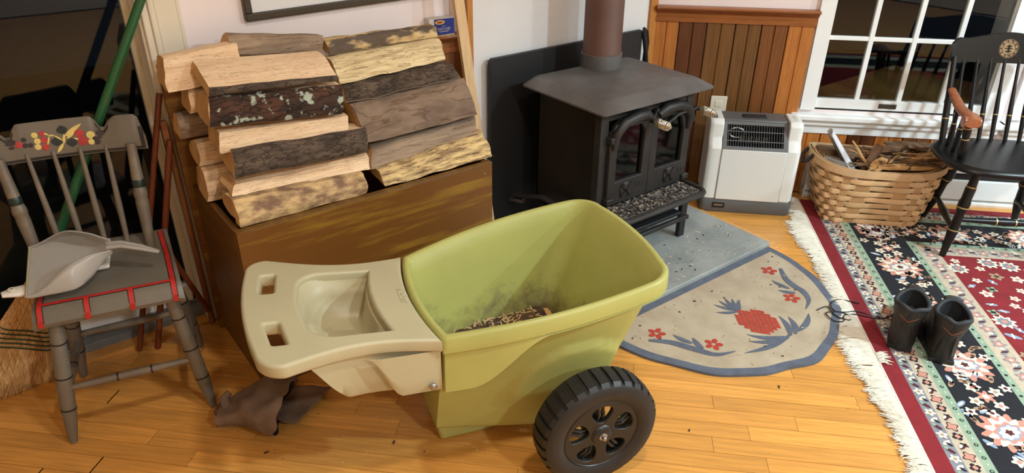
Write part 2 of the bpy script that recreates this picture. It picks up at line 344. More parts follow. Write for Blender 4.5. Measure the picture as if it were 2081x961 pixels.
#SPLIT1
# ================================================================== GARDEN CART
m_green = mat('sage_green_plastic', (174, 172, 98), .42, var=.05, vscale=5, bump=.03, bscale=120, rvar=.06)
m_tan = mat('tan_plastic', (184, 174, 140), .42, var=.04, vscale=5, bump=.03, bscale=120, rvar=.05)
m_tyre = mat('black_tyre_plastic', (30, 30, 31), .5, var=.15, vscale=20, bump=.04, bscale=150)
m_hubp = mat('black_hub_plastic', (26, 25, 25), .38)
def dirty(m, dirtcol, ztop):
    nt = m.node_tree; N = nt.nodes; L = nt.links; b = N['Principled BSDF']
    prev = b.inputs['Base Color'].links[0].from_socket
    tc = N.new('ShaderNodeTexCoord'); n = N.new('ShaderNodeTexNoise'); n.inputs['Scale'].default_value = 14; n.inputs['Detail'].default_value = 8; n.inputs['Roughness'].default_value = .7; L.new(tc.outputs['Object'], n.inputs['Vector'])
    sx = N.new('ShaderNodeSeparateXYZ'); L.new(tc.outputs['Object'], sx.inputs[0])
    mr = N.new('ShaderNodeMapRange'); mr.inputs['From Min'].default_value = .17; mr.inputs['From Max'].default_value = ztop; mr.inputs['To Min'].default_value = .30; mr.inputs['To Max'].default_value = -.14; L.new(sx.outputs['Z'], mr.inputs['Value'])
    ad = N.new('ShaderNodeMath'); L.new(n.outputs['Fac'], ad.inputs[0]); L.new(mr.outputs[0], ad.inputs[1])
    rp = N.new('ShaderNodeValToRGB'); rp.color_ramp.elements[0].position = .56; rp.color_ramp.elements[1].position = .85; L.new(ad.outputs[0], rp.inputs['Fac'])
    mx = N.new('ShaderNodeMix'); mx.data_type = 'RGBA'; L.new(rp.outputs[0], mx.inputs['Factor']); L.new(prev, mx.inputs['A']); mx.inputs['B'].default_value = (*lin(dirtcol), 1)
    L.new(mx.outputs['Result'], b.inputs['Base Color'])
m_greenin = mat('sage_green_plastic_scuffed', (170, 170, 94), .46, var=.05, vscale=5, bump=.03, bscale=120)
dirty(m_greenin, (116, 104, 74), .36)
cart = thing('garden_cart', 'sage green plastic garden cart with tan handle tray and black wheels', 'cart', (.4057, 1.4149, 0), math.radians(-16))
UJ, UF = .333, .924
def rim_z(u):
    t = min(1, max(0, (u-UJ)/(UF-UJ))); return .441+.071*t+.002*math.sin(PI*t)
def rim_outline(shr=0, n1=56):
    # half outline on v>=0 from rear centre to front centre, then mirrored
    pts = []
    r = .085
    for k in range(7):
        v = (.2-shr)*k/6; pts.append((UJ+shr-.026*(1-(v/.2)**2), v))
    for k in range(1, n1):
        t = k/n1; u = lerp(UJ+shr, UF-r, t); pts.append((u, .2-shr+.052*t+.026*math.sin(PI*t)**.9))
    for k in range(9):
        a = PI/2*k/8; pts.append((UF-r-.0+(r-shr)*math.sin(a), .252-r+(r-shr)*math.cos(a)+0))
    for k in range(1, 6):
        v = (.252-r)*(1-k/5); pts.append((UF-shr+.018*(1-(v/(.252-r))**2), v))
    half = pts
    return half+[(u, -v) for u, v in reversed(half[1:-1])]
def bot_outline(shr=0):
    n1 = 56; pts = []
    for k in range(7): pts.append((.322+shr, (.088-shr)*k/6))
    for k in range(1, n1):
        t = k/n1; pts.append((lerp(.322+shr, .70, t), .088-shr+.112*t))
    for k in range(9):
        a = PI/2*k/8; pts.append((.70+(.05-shr)*math.sin(a), .150+(.05-shr)*math.cos(a)))
    for k in range(1, 6): pts.append((.75-shr, .150*(1-k/5)))
    half = pts
    return half+[(u, -v) for u, v in reversed(half[1:-1])]
def lipdrop(u, v):
    d = .046
    if abs(v) > .15 and u < UJ+.30: d += .108*(1-sm(UJ+.06, UJ+.25, u))
    return d
def wall(t, shr, zb, bulge=0):
    A = rim_outline(shr); B = bot_outline(min(shr, .02)); out = []
    for (a, b) in zip(A, B):
        za = rim_z(a[0])
        k = t; hk = 1-(1-k)**1.15
        out.append((lerp(a[0], b[0], hk), -lerp(a[1], b[1], hk), lerp(za, zb, k)))
    return out
def ring(shr, dz): return [(u, -v, rim_z(u)+dz) for u, v in rim_outline(shr)]
inner = [wall(t, .024, .085) for t in (.76, .74, .70, .6, .5, .3, .12, .03)]
outer = [wall(t, .016, .06) for t in (.12, .3, .5, .7, .85, .95)]
b0 = [(lerp(p[0], .53, .06), p[1]*.92, .052) for p in wall(1, .016, .06)]
shell = MB().loft(inner+[ring(.020, -.003), ring(.017, 0)], caps=False)
shell.add(inner[0], [tuple(range(len(inner[0])))])
tub_in = shell.build('tub_inside', m_greenin, cart, smooth=50)
lip = [(u, -v, rim_z(u)-lipdrop(u, v)) for u, v in rim_outline(.001)]
lip_in = [(u, -v, rim_z(u)-lipdrop(u, v)-.002) for u, v in rim_outline(.012)]
lipmid = [(u, -v, rim_z(u)-.040) for u, v in rim_outline(.0)]
lipg = [(u, -v, rim_z(u)-.044) for u, v in rim_outline(.005)]
out = MB().loft([ring(.017, 0), ring(.012, .0025), ring(.006, .0015), ring(.001, -.005), lipmid, lipg, lip, lip_in], caps=False)
# the wall under the lip starts where the lip ends
def owall(t):
    A = rim_outline(.016); B = bot_outline(.016)
    res = []
    for a, b in zip(A, B):
        k0 = min(.8, lipdrop(*a)*.82/(rim_z(a[0])-.06)); k = lerp(k0, 1, t); hk = 1-(1-k)**1.15
        u, v, z = lerp(a[0], b[0], hk), lerp(a[1], b[1], hk), lerp(rim_z(a[0]), .06, k)
        if abs(a[1]) > .15 and UJ+.05 < a[0] < UF-.06:      # wheel well pressed into the side walls
            r_ = math.hypot(u-.690, (z-.165)); v += math.copysign(.012*(1-sm(.172, .184, r_))*sm(.12, .2, z), v)
        res.append((u, -v, z))
    return res
ow = [owall(k/30) for k in range(31)]
out.loft(ow+[b0], caps=False); out.add(b0, [tuple(range(len(b0)))])
tub = out.build('tub', m_green, cart, smooth=50)
# stand foot under the rear of the tub
MB().loft([[(u, v, 0) for u, v in ((.350, -.062), (.50, -.068), (.50, .068), (.350, .062))], [(u, v, .075) for u, v in ((.340, -.066), (.52, -.07), (.52, .07), (.340, .066))]]).build('stand_foot', m_green, cart, bevel=.01, seg=3)
# tan tray
ZT0, ZT1, UE = .441, .492, -.067
def tray_z(u): return lerp(ZT1, ZT0, (u-UE)/(UJ-UE))
def rrect(u0, u1, v0, v1, r, n=6):
    P = []
    for cx, cy, a0 in ((u1-r, v1-r, 0), (u0+r, v1-r, 90), (u0+r, v0+r, 180), (u1-r, v0+r, 270)):
        for k in range(n+1):
            a = math.radians(a0+90*k/n); P.append((cx+r*math.cos(a), cy+r*math.sin(a)))
    return P
def tray_outline(shr=0):
    half = []
    for k in range(7):
        v = (.199-shr)*k/6; half.append((UJ-shr-.003-.027*(1-(v/.199)**2), v))
    for k in range(1, 48):
        t = k/48; u = lerp(UJ-.003-shr, UE+.055, t); half.append((u, .199-shr+.030*t-.030*math.sin(PI*t)))
    for k in range(9):
        a = PI/2*k/8; half.append((UE+.055-(.055-shr)*math.sin(a), .229-.055+(.055-shr)*math.cos(a)))
    for k in range(1, 6):
        v = .174*(1-k/5); half.append((UE+shr-.016*(1-(v/.174)**2), v))
    return half+[(u, -v) for u, v in reversed(half[1:-1])]
def hole(v0, v1):
    P = []
    for u, v in rrect(-.034, .014, v0, v1, .013): P.append((u-.016*(1-(v/.17)**2), v))
    return P
def recess(shr=0):   # rounded towards the handles, square corners at the joint
    u0, u1, h = .040+shr, .240-shr, .146-shr; r = .070; P = []
    for k in range(9): v = lerp(-h, h, k/8); P.append((u1-.020*(1-(v/h)**2), v))
    for k in range(9): a = PI/2*k/8; P.append((u0+r-r*math.sin(a), h-r+r*math.cos(a)))
    for k in range(1, 6): v = lerp(h-r, r-h, k/6); P.append((u0-.008*(1-(v/(h-r))**2), v))
    for k in range(9): a = PI/2*k/8; P.append((u0+r-r*math.cos(a), -(h-r)-r*math.sin(a)))
    return P
ta = math.atan2(ZT0-ZT1, UJ-UE)
plate = curve_plate('tray_top', [tray_outline(.008), hole(.057, .158)[::-1], hole(-.158, -.057)[::-1], recess()[::-1]], .010, .008, m_tan, cart, 3)
me = plate.data
for v in me.vertices: v.co.z = v.co.z-.017+tray_z(v.co.x)
me.update()
def rr(shr, dz): return [(u, v, tray_z(u)+dz) for u, v in recess(shr)]
MB().loft([rr(-.006, -.001), rr(.004, -.006), rr(.008, -.022), rr(.016, -.026), rr(.022, -.06), rr(.034, -.100), rr(.056, -.118)], caps=False).add(rr(.056, -.118), [tuple(range(len(recess())))]).build('cup_recess', m_tan, cart, smooth=55)
sk = [(max(u, .030), v*(1 if u > .03 else .97)) for u, v in tray_outline(.013)]
def skz(u, k):
    d = .03+.122*sm(.03, .12, u)**.7; return tray_z(u)-.02-k*(d-.02)
def skring(k, inset=0): return [(lerp(u, .2, inset), -v*(1-inset*.9), skz(u, k)) for u, v in sk]
o = MB().loft([skring(0), skring(.33), skring(.66), skring(.93), skring(1, .03)], caps=False); o.add(skring(1, .03), [tuple(range(len(sk)))])
o.build('tray_skirt', m_tan, cart, smooth=45)
# raised skirt panel by the joint on each side
for sgn in (-1, 1):
    def pan(i, j):
        u = lerp(.16, UJ-.004, i); top = tray_z(u)-.036; depth = (.118)*(sm(.16, .235, u))
        v = .199-.010+.016*(UJ-u)/.3-.006
        return (u, sgn*(v+.006*min(1, depth*30)*(1 if j < .97 else .2)), top-depth*j)
    MB().grid(pan, 16, 6).build('skirt_panel', m_tan, cart, smooth=60, normals=False)
    MB().lathe([(.0, -.001), (.009, -.001), (.009, .003), (.006, .006), (0, .007)], 14, T(UJ-.028, sgn*.198, tray_z(UJ)-.128) @ Matrix.Rotation(-sgn*PI/2, 4, 'X')).build('rivet', m_steel, cart)
text_mesh('raised_lettering', 'Keter', .03, .0012, m_tan, cart, T(.288, 0, tray_z(.288)+.0012) @ Matrix.Rotation(-ta, 4, 'Y') @ Rz(-PI/2))
# wheels
WR, WU = .160, .685
def lug_mesh():
    b = MB(); n = 5
    rings = []
    for k, (x, r) in enumerate(((-.040, .147), (-.030, .156), (0, .159), (.030, .156), (.040, .147))):
        w = .078
        rings.append([(r*math.sin(a), r2*math.cos(a), x) if False else (rr_*math.sin(a), rr_*math.cos(a), x) for a, rr_ in ((-w, r-.008), (-w*.88, r), (w*.88, r), (w, r-.008))])
    b.loft(rings); o = b.build('tread_lug', m_tyre, smooth=35); d = o.data; bpy.data.objects.remove(o); return d
LUG = lug_mesh()
for sgn in (-1, 1):   # -1 near side
    wv = .348-.046
    tyre_prof = [(.098, -.034), (.112, -.044), (.138, -.045), (.149, -.038), (.152, -.02), (.1525, 0), (.152, .02), (.149, .038), (.138, .045), (.112, .044), (.098, .034), (.096, 0), (.098, -.034)]
    Mw = T(WU, sgn*wv, WR) @ Matrix.Rotation(sgn*-PI/2, 4, 'X')   # local z of wheel points outwards
    w = MB().lathe(tyre_prof, 48, caps=False).build('wheel', m_tyre, cart, smooth=40); w.matrix_local = Mw
    for k in range(30):
        l = put(LUG, 'tread_lug', w, (0, 0, 0), (0, 0, 2*PI*k/30))
    circ = [(.1*math.cos(2*PI*k/48), .1*math.sin(2*PI*k/48)) for k in range(48)]
    holes = []
    for h in range(5):
        a0 = 2*PI*h/5+.35; P = []
        for k in range(20):
            t = 2*PI*k/20; r = .062+.028*math.cos(t); wd = .029*math.sin(t)*(1+.35*math.cos(t)); P.append((r*math.cos(a0)-wd*math.sin(a0), r*math.sin(a0)+wd*math.cos(a0)))
        holes.append(P[::-1])
    dsk = curve_plate('hub_disc', [circ]+holes, .004, .003, m_hubp, w, 2); dsk.location = (0, 0, .030)
    for h in range(5):
        a0 = 2*PI*h/5+.35
        for q in (-.006, .006):
            MB().tube([(.034*math.cos(a0)-q*math.sin(a0), .034*math.sin(a0)+q*math.cos(a0), .020), (.06*math.cos(a0)-q*math.sin(a0), .06*math.sin(a0)+q*math.cos(a0), .030), (.086*math.cos(a0)-q*math.sin(a0), .086*math.sin(a0)+q*math.cos(a0), .020)], .005, 8).build('spoke_rib', m_hubp, w)
    MB().lathe([(.0, -.03), (.034, -.03), (.032, .034), (.024, .043), (.020, .044), (0, .044)], 28).build('hub', m_hubp, w)
    MB().lathe([(.0, .043), (.0105, .043), (.0105, .046), (.006, .047), (.006, .054), (.0045, .056), (0, .056)], 20).build('axle_nut', m_steel, w)
    MB().lathe([(.092, -.01), (.101, .026), (.104, .036), (.099, .039), (.094, .033), (.090, -.01)], 48, caps=False).build('rim_ring', m_hubp, w)
MB().tube([(WU, -.29, WR), (WU, .29, WR)], .008, 12).build('axle', m_steel, cart)
# bark piece lying in the cart with chips
m_bark = mat('bark_brown', (96, 74, 56), .9, col2=(52, 40, 32), vscale=14, stretch=(1, 1, 1), bump=.9, bscale=28, rand=.12)
def CU(u, v, z): a = math.radians(-16); return (.4057+u*math.cos(a)+v*math.sin(a), 1.4149+u*math.sin(a)-v*math.cos(a), z)
bp = thing('bark_slab', 'split log chunk with bark up lying in the bottom of the garden cart', 'log', CU(.565, -.118, .176), math.radians(-16+4))
def bk(i, j):
    x = lerp(-.165, .165, i); y = lerp(-.052, .052, j)
    return (x, y*(1-.45*(1-i)**3), .044*(1-.75*(2*j-1)**2)*(.55+.45*sm(0, .35, i))+.007*nz(x*20, y*30, 1)+.004*nz(x*60, y*70, 3)-(.010*math.exp(-((y-.012)/.004)**2) if i > .3 else 0))
b = MB().grid(bk, 60, 30); b.grid(lambda i, j: (bk(i, j)[0], bk(i, j)[1], 0), 60, 2)
b.build('bark', m_bark, bp, smooth=60, normals=False)
m_fresh = mat('fresh_split_wood', (205, 160, 108), .75, var=.12, vscale=6, stretch=(3, 22, 22), bump=.25, bscale=30)
MB().loft([[(x, y*(1 if x < .17 else .8), z) for y, z in ((-.045, 0), (.045, 0), (.042, .018), (.015, .036), (-.015, .037), (-.042, .018))] for x in (.150, .168, .184)]).build('torn_end', m_fresh, bp, smooth=20)
m_chip = mat('wood_chip', (206, 176, 130), .85, rand=.3, var=.2)
cb = MB()
for k in range(170):
    x = random.gauss(0, .10); y = random.gauss(.0, .035); x = max(-.16, min(.14, x)); z = bk((x+.165)/.33, max(0, min(1, (y+.052)/.104)))[2]+.001; l = random.uniform(.003, .012); a = random.random()*PI
    cb.box((-l, -.0016, -.001), (l, .0016, .001), 0, T(max(-.2, min(.2, x)), y, z) @ Rz(a) @ Matrix.Rotation(random.uniform(-.5, .5), 4, 'Y'))
tag(cb.build('wood_chips', m_chip, bp, smooth=0), kind='stuff')

# ================================================================== WOOD STOVE
st = thing('wood_stove', 'black cast iron wood stove with two glass doors and brown flue pipe', 'stove', (1.89, 1.83, .026))
def sb(name, a, b, m=m_iron, bevel=.004): return box(name, a, b, m, st, bevel, True)
# top plate: sloped edge
def rect(x0, x1, y0, y1, z, r=.02, n=4): return [(x, y, z) for x, y in rrect(x0, x1, y0, y1, r, n)]
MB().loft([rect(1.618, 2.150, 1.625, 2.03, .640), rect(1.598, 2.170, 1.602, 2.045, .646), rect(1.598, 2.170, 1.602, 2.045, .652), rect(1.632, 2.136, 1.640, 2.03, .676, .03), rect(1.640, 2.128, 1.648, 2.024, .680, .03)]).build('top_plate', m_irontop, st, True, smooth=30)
sb('firebox_side', (1.648, 1.672, .20), (1.660, 2.0, .642), m_ironside, .002); sb('firebox_side', (2.100, 1.672, .20), (2.112, 2.0, .642), m_ironside, .002)
sb('firebox_back', (1.648, 1.99, .20), (2.112, 2.0, .642), m_iron, .002); sb('firebox_floor', (1.648, 1.672, .19), (2.112, 2.0, .215), m_iron, .002)
for (x0, x1) in ((1.645, 1.683), (2.085, 2.122)): sb('corner_post', (x0, 1.655, .17), (x1, 1.69, .642))
sb('front_header', (1.683, 1.658, .597), (2.085, 1.69, .642)); sb('front_footer', (1.683, 1.658, .2), (2.085, 1.69, .285)); sb('centre_mullion', (1.872, 1.656, .28), (1.895, 1.685, .60))
for k in range(7):
    z = .225+k*.052
    for q in range(4):
        x = 1.67+q*.108+(k % 2)*.04
        sb('firebrick', (x, 1.955, z), (min(x+.102, 2.098), 1.985, z+.047), m_brick, .003)
sb('firebox_logs', (1.72, 1.80, .216), (2.04, 1.90, .25), mat('charcoal', (40, 38, 38), .95, bump=.8), .015)
def arched(x0, x1, z0, z1, drop, r, n=10):
    P = [(x0, z0), (x1, z0)]
    return P
def door(x0, x1, hinge_left):
    z0, z1 = .285, .600; ym = 1.648
    cx = (x0+x1)/2
    def arch_pts(ins, zs, top):   # outline with a sloping arched shoulder towards the centre of the stove
        P = [(x0+ins, zs), (x1-ins, zs)]
        if hinge_left: P += [(x1-ins, top-.03), (x1-ins-.02, top), (x0+ins+.055, top), (x0+ins+.02, top-.02), (x0+ins, top-.07)]
        else: P += [(x1-ins, top-.07), (x1-ins-.02, top-.02), (x1-ins-.055, top), (x0+ins+.02, top), (x0+ins, top-.03)]
        return P
    outl = arch_pts(0, z0, z1); hol = arch_pts(.027, z0+.080, z1-.028)
    pl = curve_plate('door', [[(x-1.89, z) for x, z in outl], [(x-1.89, z) for x, z in hol][::-1]], .006, .005, m_iron, st, 2)
    pl.data.transform(Matrix.Rotation(PI/2, 4, 'X')); pl.location = (0, ym-1.83, -.026)
    def child(mb, nm, m, **kw):
        o = mb
        o.v = [(x-1.89, y-ym, z) for x, y, z in o.v]
        return o.build(nm, m, pl, **kw)
    child(MB().loft([[(x, ym+.004, z) for x, z in hol], [(x, ym+.007, z) for x, z in hol]]), 'door_glass', m_stoveglass, smooth=0)
    # heavy rolled hood over the glass
    if hinge_left: path = [(x0+.012, ym-.012, .50), (x0+.016, ym-.016, .555), (x0+.05, ym-.018, .592), (x0+.11, ym-.018, .604), (x1-.045, ym-.018, .604), (x1-.018, ym-.014, .588)]
    else: path = [(x1-.012, ym-.012, .50), (x1-.016, ym-.016, .555), (x1-.045, ym-.018, .59), (x1-.09, ym-.018, .604), (x0+.055, ym-.018, .604), (x0+.02, ym-.014, .585)]
    child(MB().tube(path, [.012, .016, .019, .020, .020, .014], 12), 'hood_moulding', m_iron)
    child(MB().tube([(x, ym-.007, z) for x, z in hol]+[(hol[0][0], ym-.007, hol[0][1])], .004, 6), 'glass_bead', mat('rusty_bead', (112, 92, 78), .6, metal=.2))
    # air-wheel rosette
    rc = (cx+(-.01 if hinge_left else .01), ym-.012, z0+.045)
    Mx = T(*rc) @ Matrix.Rotation(PI/2, 4, 'X')
    ro = MB().lathe([(0, -.004), (.030, -.004), (.030, .002), (.026, .005), (0, .005)], 24, Mx)
    for q in range(4): ro.box((.004, -.006, .003), (.032, .006, .010), 0, Mx @ Rz(PI/4+q*PI/2))
    ro.lathe([(0, 0), (.008, 0), (.008, .016), (0, .017)], 12, Mx)
    child(ro, 'air_wheel', m_iron)
    sc = MB()
    for q in range(3):
        sc.tube([(rc[0]+.05+.018*q, ym-.008, rc[2]-.014), (rc[0]+.058+.018*q, ym-.011, rc[2]+.004), (rc[0]+.05+.018*q, ym-.008, rc[2]+.018)], .004, 6)
    child(sc, 'scroll_relief', m_iron)
    # handle: arm and nickel coil
    hx = x1-.008 if hinge_left else x1+.022
    hz = .570
    child(MB().tube([(hx-.0, ym-.005, hz), (hx, ym-.03, hz)], .008, 10), 'handle_shank', m_iron)
    co = MB().lathe([(.0045, 0), (.0075, .002), (.0075, .016), (.006, .018)], 14, T(hx, ym-.026, hz) @ Matrix.Rotation(PI/2, 4, 'X'))
    child(MB().lathe([(.0115, 0), (.0115, .046)], 14, T(hx, ym-.044, hz) @ Matrix.Rotation(PI/2, 4, 'X')), 'handle_core', m_iron); co.lathe([(.006, 0), (.006, .046)], 14, T(hx, ym-.044, hz) @ Matrix.Rotation(PI/2, 4, 'X'))
    hel = [(hx+.0145*math.cos(2*PI*t*7/112), ym-.046-.042*t/112, hz+.0145*math.sin(2*PI*t*7/112)) for t in range(113)]
    co.tube(hel, .0024, 6)
    co.lathe([(.0155, .0), (.0155, .002), (.010, .003), (.010, .008), (.006, .009), (.006, .013), (0, .014)], 16, T(hx, ym-.090, hz) @ Matrix.Rotation(PI/2, 4, 'X'))
    child(co, 'coil_handle', m_chrome)
    if not hinge_left:
        child(MB().tube([(x0+.03, ym-.016, .545), (x0+.06, ym-.022, .545), (x0+.12, ym-.024, .572), (hx, ym-.022, .575)], .005, 8), 'latch_rod', m_iron)
    for zz in (.535, .30):
        xs = x0-.012 if hinge_left else x1-.02
        child(MB().box((xs, ym-.022, zz-.012), (xs+.034, ym+.008, zz+.012)), 'hinge_knuckle', m_iron, bevel=.004)
    return pl
door(1.683, 1.880, True); door(1.888, 2.094, False)
# ash shelf with rim and ash on it
shelf = [(1.665, 1.66), (1.665, 1.56), (1.69, 1.53), (2.08, 1.53), (2.115, 1.56), (2.115, 1.66)]
MB().poly(shelf, .252, .262).build('ash_shelf', m_iron, st, True, smooth=0)
MB().tube([(x, y, .263) for x, y in [(1.665, 1.655), (1.665, 1.56), (1.675, 1.54), (1.69, 1.53), (1.9, 1.53), (2.08, 1.53), (2.10, 1.538), (2.115, 1.56), (2.115, 1.655)]], .0125, 8).build('shelf_rim', m_iron, st, True)
ab = MB(); am = [mat('ash_light', (160, 146, 130), .9), mat('ash_dark', (52, 48, 46), .9), m_ash]
ab.grid(lambda i, j: (lerp(1.68, 2.10, i), lerp(1.545, 1.652, j), .266+.006*nz(i*9, j*4, 3)+.002*nz(i*40, j*16, 5)), 50, 14, 2)
for k in range(520):
    x = random.uniform(1.69, 2.09); y = random.uniform(1.55, 1.648); l = random.uniform(.002, .008)
    ab.box((-l, -.0025, -.002), (l, .0025, .002), random.choice((0, 1, 1, 2, 2)), T(x, y, .271) @ Rz(random.random()*PI) @ Matrix.Rotation(random.uniform(-.6, .6), 4, 'X'))
tag(ab.build('ash_and_chips', am, st, True, smooth=0, normals=False), kind='stuff')
# base frame and legs
sb('base_rail', (1.655, 1.60, .118), (2.118, 1.618, .135)); sb('base_rail', (1.655, 1.97, .118), (2.118, 1.985, .135)); sb('under_tray', (1.68, 1.62, .135), (2.09, 1.98, .15), m_black)
for x in (1.66, 2.100):
    for y in (1.627, 1.965): sb('leg', (x, y, .026), (x+.035, y+.02, .252), m_black, .003)
sb('side_rail', (1.657, 1.63, .155), (1.675, 1.98, .18), m_black); sb('side_rail', (2.105, 1.63, .155), (2.12, 1.98, .18), m_black)
MB().tube([(1.60, 2.08, .185), (1.60, 1.90, .245), (1.62, 1.80, .235)], .016, 8, flat=.5).build('side_bracket', m_iron, st, True)
MB().tube([(1.59, 2.09, .165), (1.60, 2.02, .18)], .010, 8).build('bracket_tip', m_steel, st, True)
# flue pipe
PX, PY = 1.945, 1.985
MB().lathe([(.079, .678), (.079, .732), (.074, .734)], 40, T(PX, PY, 0), caps=False).build('flue_collar', m_irontop, st, True)
MB().lathe([(.0755, .70), (.0755, .742), (.0735, .746), (.0735, CEIL-.002)], 40, T(PX, PY, 0), caps=False).build('flue_pipe', m_flue, st, True)
# black back panel behind the stove and the cord by it
bpn = [(1.518, .026), (2.318, .026), (2.318, .745-.008), (2.31, .745), (1.53, .738), (1.518, .728)]
bpo = MB().loft([[(x, YH-.040, z) for x, z in bpn], [(x, YH-.022, z) for x, z in bpn]]).build('back_panel', m_black, smooth=0, bevel=.001)
tag(bpo, 'flat black heat panel standing against the wall behind the stove', 'panel')
m_cord = mat('black_rubber', (22, 22, 22), .5)
tg = MB().tube([(2.335, YH-.03, .30), (2.348, YH-.035, .55), (2.350, YH-.04, .69), (2.338, YH-.04, .735), (2.326, YH-.04, .745), (2.322, YH-.042, .735), (2.335, YH-.05, .66), (2.352, YH-.052, .56), (2.358, YH-.055, .30), (2.358, YH-.06, .03)], .0105, 8).build('black_hose', m_cord)
tag(tg, 'black cord looped over the right edge of the black back panel', 'cord')
sp_ = box('metal_strip', (2.3195, YH-.012, .03), (2.334, YH-.003, .725), m_steel); tag(sp_, 'narrow bright metal strip beside the right edge of the black back panel', 'metal strip')
#SPLIT2
# ================================================================== WOOD BOX AND LOGS
m_boxw = mat('brown_box_ply', (112, 70, 24), .42, col2=(148, 108, 34), vscale=4, stretch=(.8, 9, 9), bump=.02, bscale=30, lo=.5, hi=.7)
m_boxs = mat('brown_box_side', (104, 70, 28), .45, col2=(128, 92, 34), vscale=5, stretch=(9, .9, 9), bump=.06, lo=.45, hi=.75)
wb = thing('wood_box', 'brown stained plywood firewood box with tall back board', 'box', (.84, 1.96, 0))
BX0, BX1, BY0, BY1, BZ = .424, 1.252, 1.747, 2.165, .522
box('front_panel', (BX0+.0005, BY0, .0), (BX1, BY0+.018, BZ), m_boxw, wb, .0015, True)
box('side_panel', (BX0, BY0+.0185, .0), (BX0+.018, BY1, BZ), m_boxs, wb, .0015, True); box('side_panel', (BX1-.018, BY0+.0185, .0), (BX1, BY1, BZ), m_boxs, wb, .0015, True)
box('bottom_panel', (BX0+.018, BY0+.018, .02), (BX1-.018, BY1, .04), m_boxs, wb, 0, True)
MB().loft([[(x, y+ty, z) for x, z in ((.412, .0), (BX1, .0), (BX1, .80), (.402, .885))] for y, ty in ((BY1-.026, 0), (BY1-.008, .0))]).build('back_board', m_boxw, wb, True, smooth=0)
box('front_lip', (BX0, BY0-.001, BZ), (BX1, BY0+.021, BZ+.004), m_boxs, wb, .001, True)
for z in (.492, .462, .30, .12): MB().lathe([(0, 0), (.004, 0), (.003, .002), (0, .0025)], 10, T(BX1-.03, BY0, z) @ Matrix.Rotation(PI/2, 4, 'X')).build('screw_head', m_steel, wb, True)
m_split = mat('split_wood', (244, 214, 178), .8, col2=(216, 176, 134), vscale=5, stretch=(1.2, 14, 14), bump=.6, bscale=14, rand=.07, lo=.3, hi=.8, detail=8, crack=(5, (.8, 3, 3), .022, .45))
m_splitp = mat('split_wood_pale', (240, 218, 170), .8, col2=(164, 132, 92), vscale=7, stretch=(1.3, 9, 9), bump=.7, bscale=14, rand=.04, lo=.42, hi=.78, detail=8, crack=(4, (1, 3, 3), .03, .4))
m_rough = mat('weathered_wood', (226, 194, 136), .85, col2=(124, 96, 68), vscale=11, stretch=(1.1, 6, 6), bump=.8, bscale=16, lo=.4, hi=.62, detail=9, crack=(4, (1, 3, 3), .03, .35))
m_grey = mat('grey_log_wood', (170, 146, 122), .85, col2=(124, 104, 86), vscale=5, stretch=(1.2, 9, 9), bump=.6, bscale=14, detail=8, crack=(3, (.9, 3, 3), .02, .45))
m_end = mat('sawn_end', (222, 180, 124), .85, col2=(190, 146, 94), vscale=9, bump=.35, bscale=50, rand=.08)
m_barkd = mat('bark_dark', (72, 58, 48), .92, col2=(112, 94, 78), vscale=9, stretch=(1.3, 3, 3), bump=1, bscale=16, lo=.42, hi=.75, detail=9, plates=(26, (.6, 1, 1), .12, .3))
m_barkr = mat('bark_reddish_lichen', (92, 58, 38), .92, col2=(46, 34, 28), vscale=8, stretch=(1, 2.2, 2.2), bump=1, bscale=14, detail=9, plates=(20, (.5, 1, 1), .10, .22))
m_barkg = mat('bark_grey', (146, 122, 102), .92, col2=(110, 90, 76), vscale=7, stretch=(1, 2.5, 2.5), bump=.9, bscale=22, detail=9, crack=(5, (1, 1.6, 1.6), .03, .6))
m_barkw = mat('bark_worn', (214, 180, 128), .9, col2=(128, 98, 76), vscale=13, stretch=(1.2, 2.4, 2.4), bump=.8, bscale=22, lo=.4, hi=.6, detail=8)
m_barkp = mat('bark_grey_patchy', (98, 84, 72), .9, col2=(214, 184, 134), vscale=5, stretch=(1.6, 3, 5), bump=.8, bscale=20, lo=.5, hi=.6, detail=8)
def lichen(m):
    nt = m.node_tree; N = nt.nodes; L = nt.links; b = N['Principled BSDF']; prev = b.inputs['Base Color'].links[0].from_socket
    tc = N.new('ShaderNodeTexCoord'); n = N.new('ShaderNodeTexNoise'); n.inputs['Scale'].default_value = 38; n.inputs['Detail'].default_value = 8; L.new(tc.outputs['Object'], n.inputs['Vector'])
    rp = N.new('ShaderNodeValToRGB'); rp.color_ramp.elements[0].position = .57; rp.color_ramp.elements[1].position = .63; L.new(n.outputs['Fac'], rp.inputs['Fac'])
    mx = N.new('ShaderNodeMix'); mx.data_type = 'RGBA'; L.new(rp.outputs[0], mx.inputs['Factor']); L.new(prev, mx.inputs['A']); mx.inputs['B'].default_value = (*lin((168, 176, 160)), 1); L.new(mx.outputs['Result'], b.inputs['Base Color'])
lichen(m_barkr)
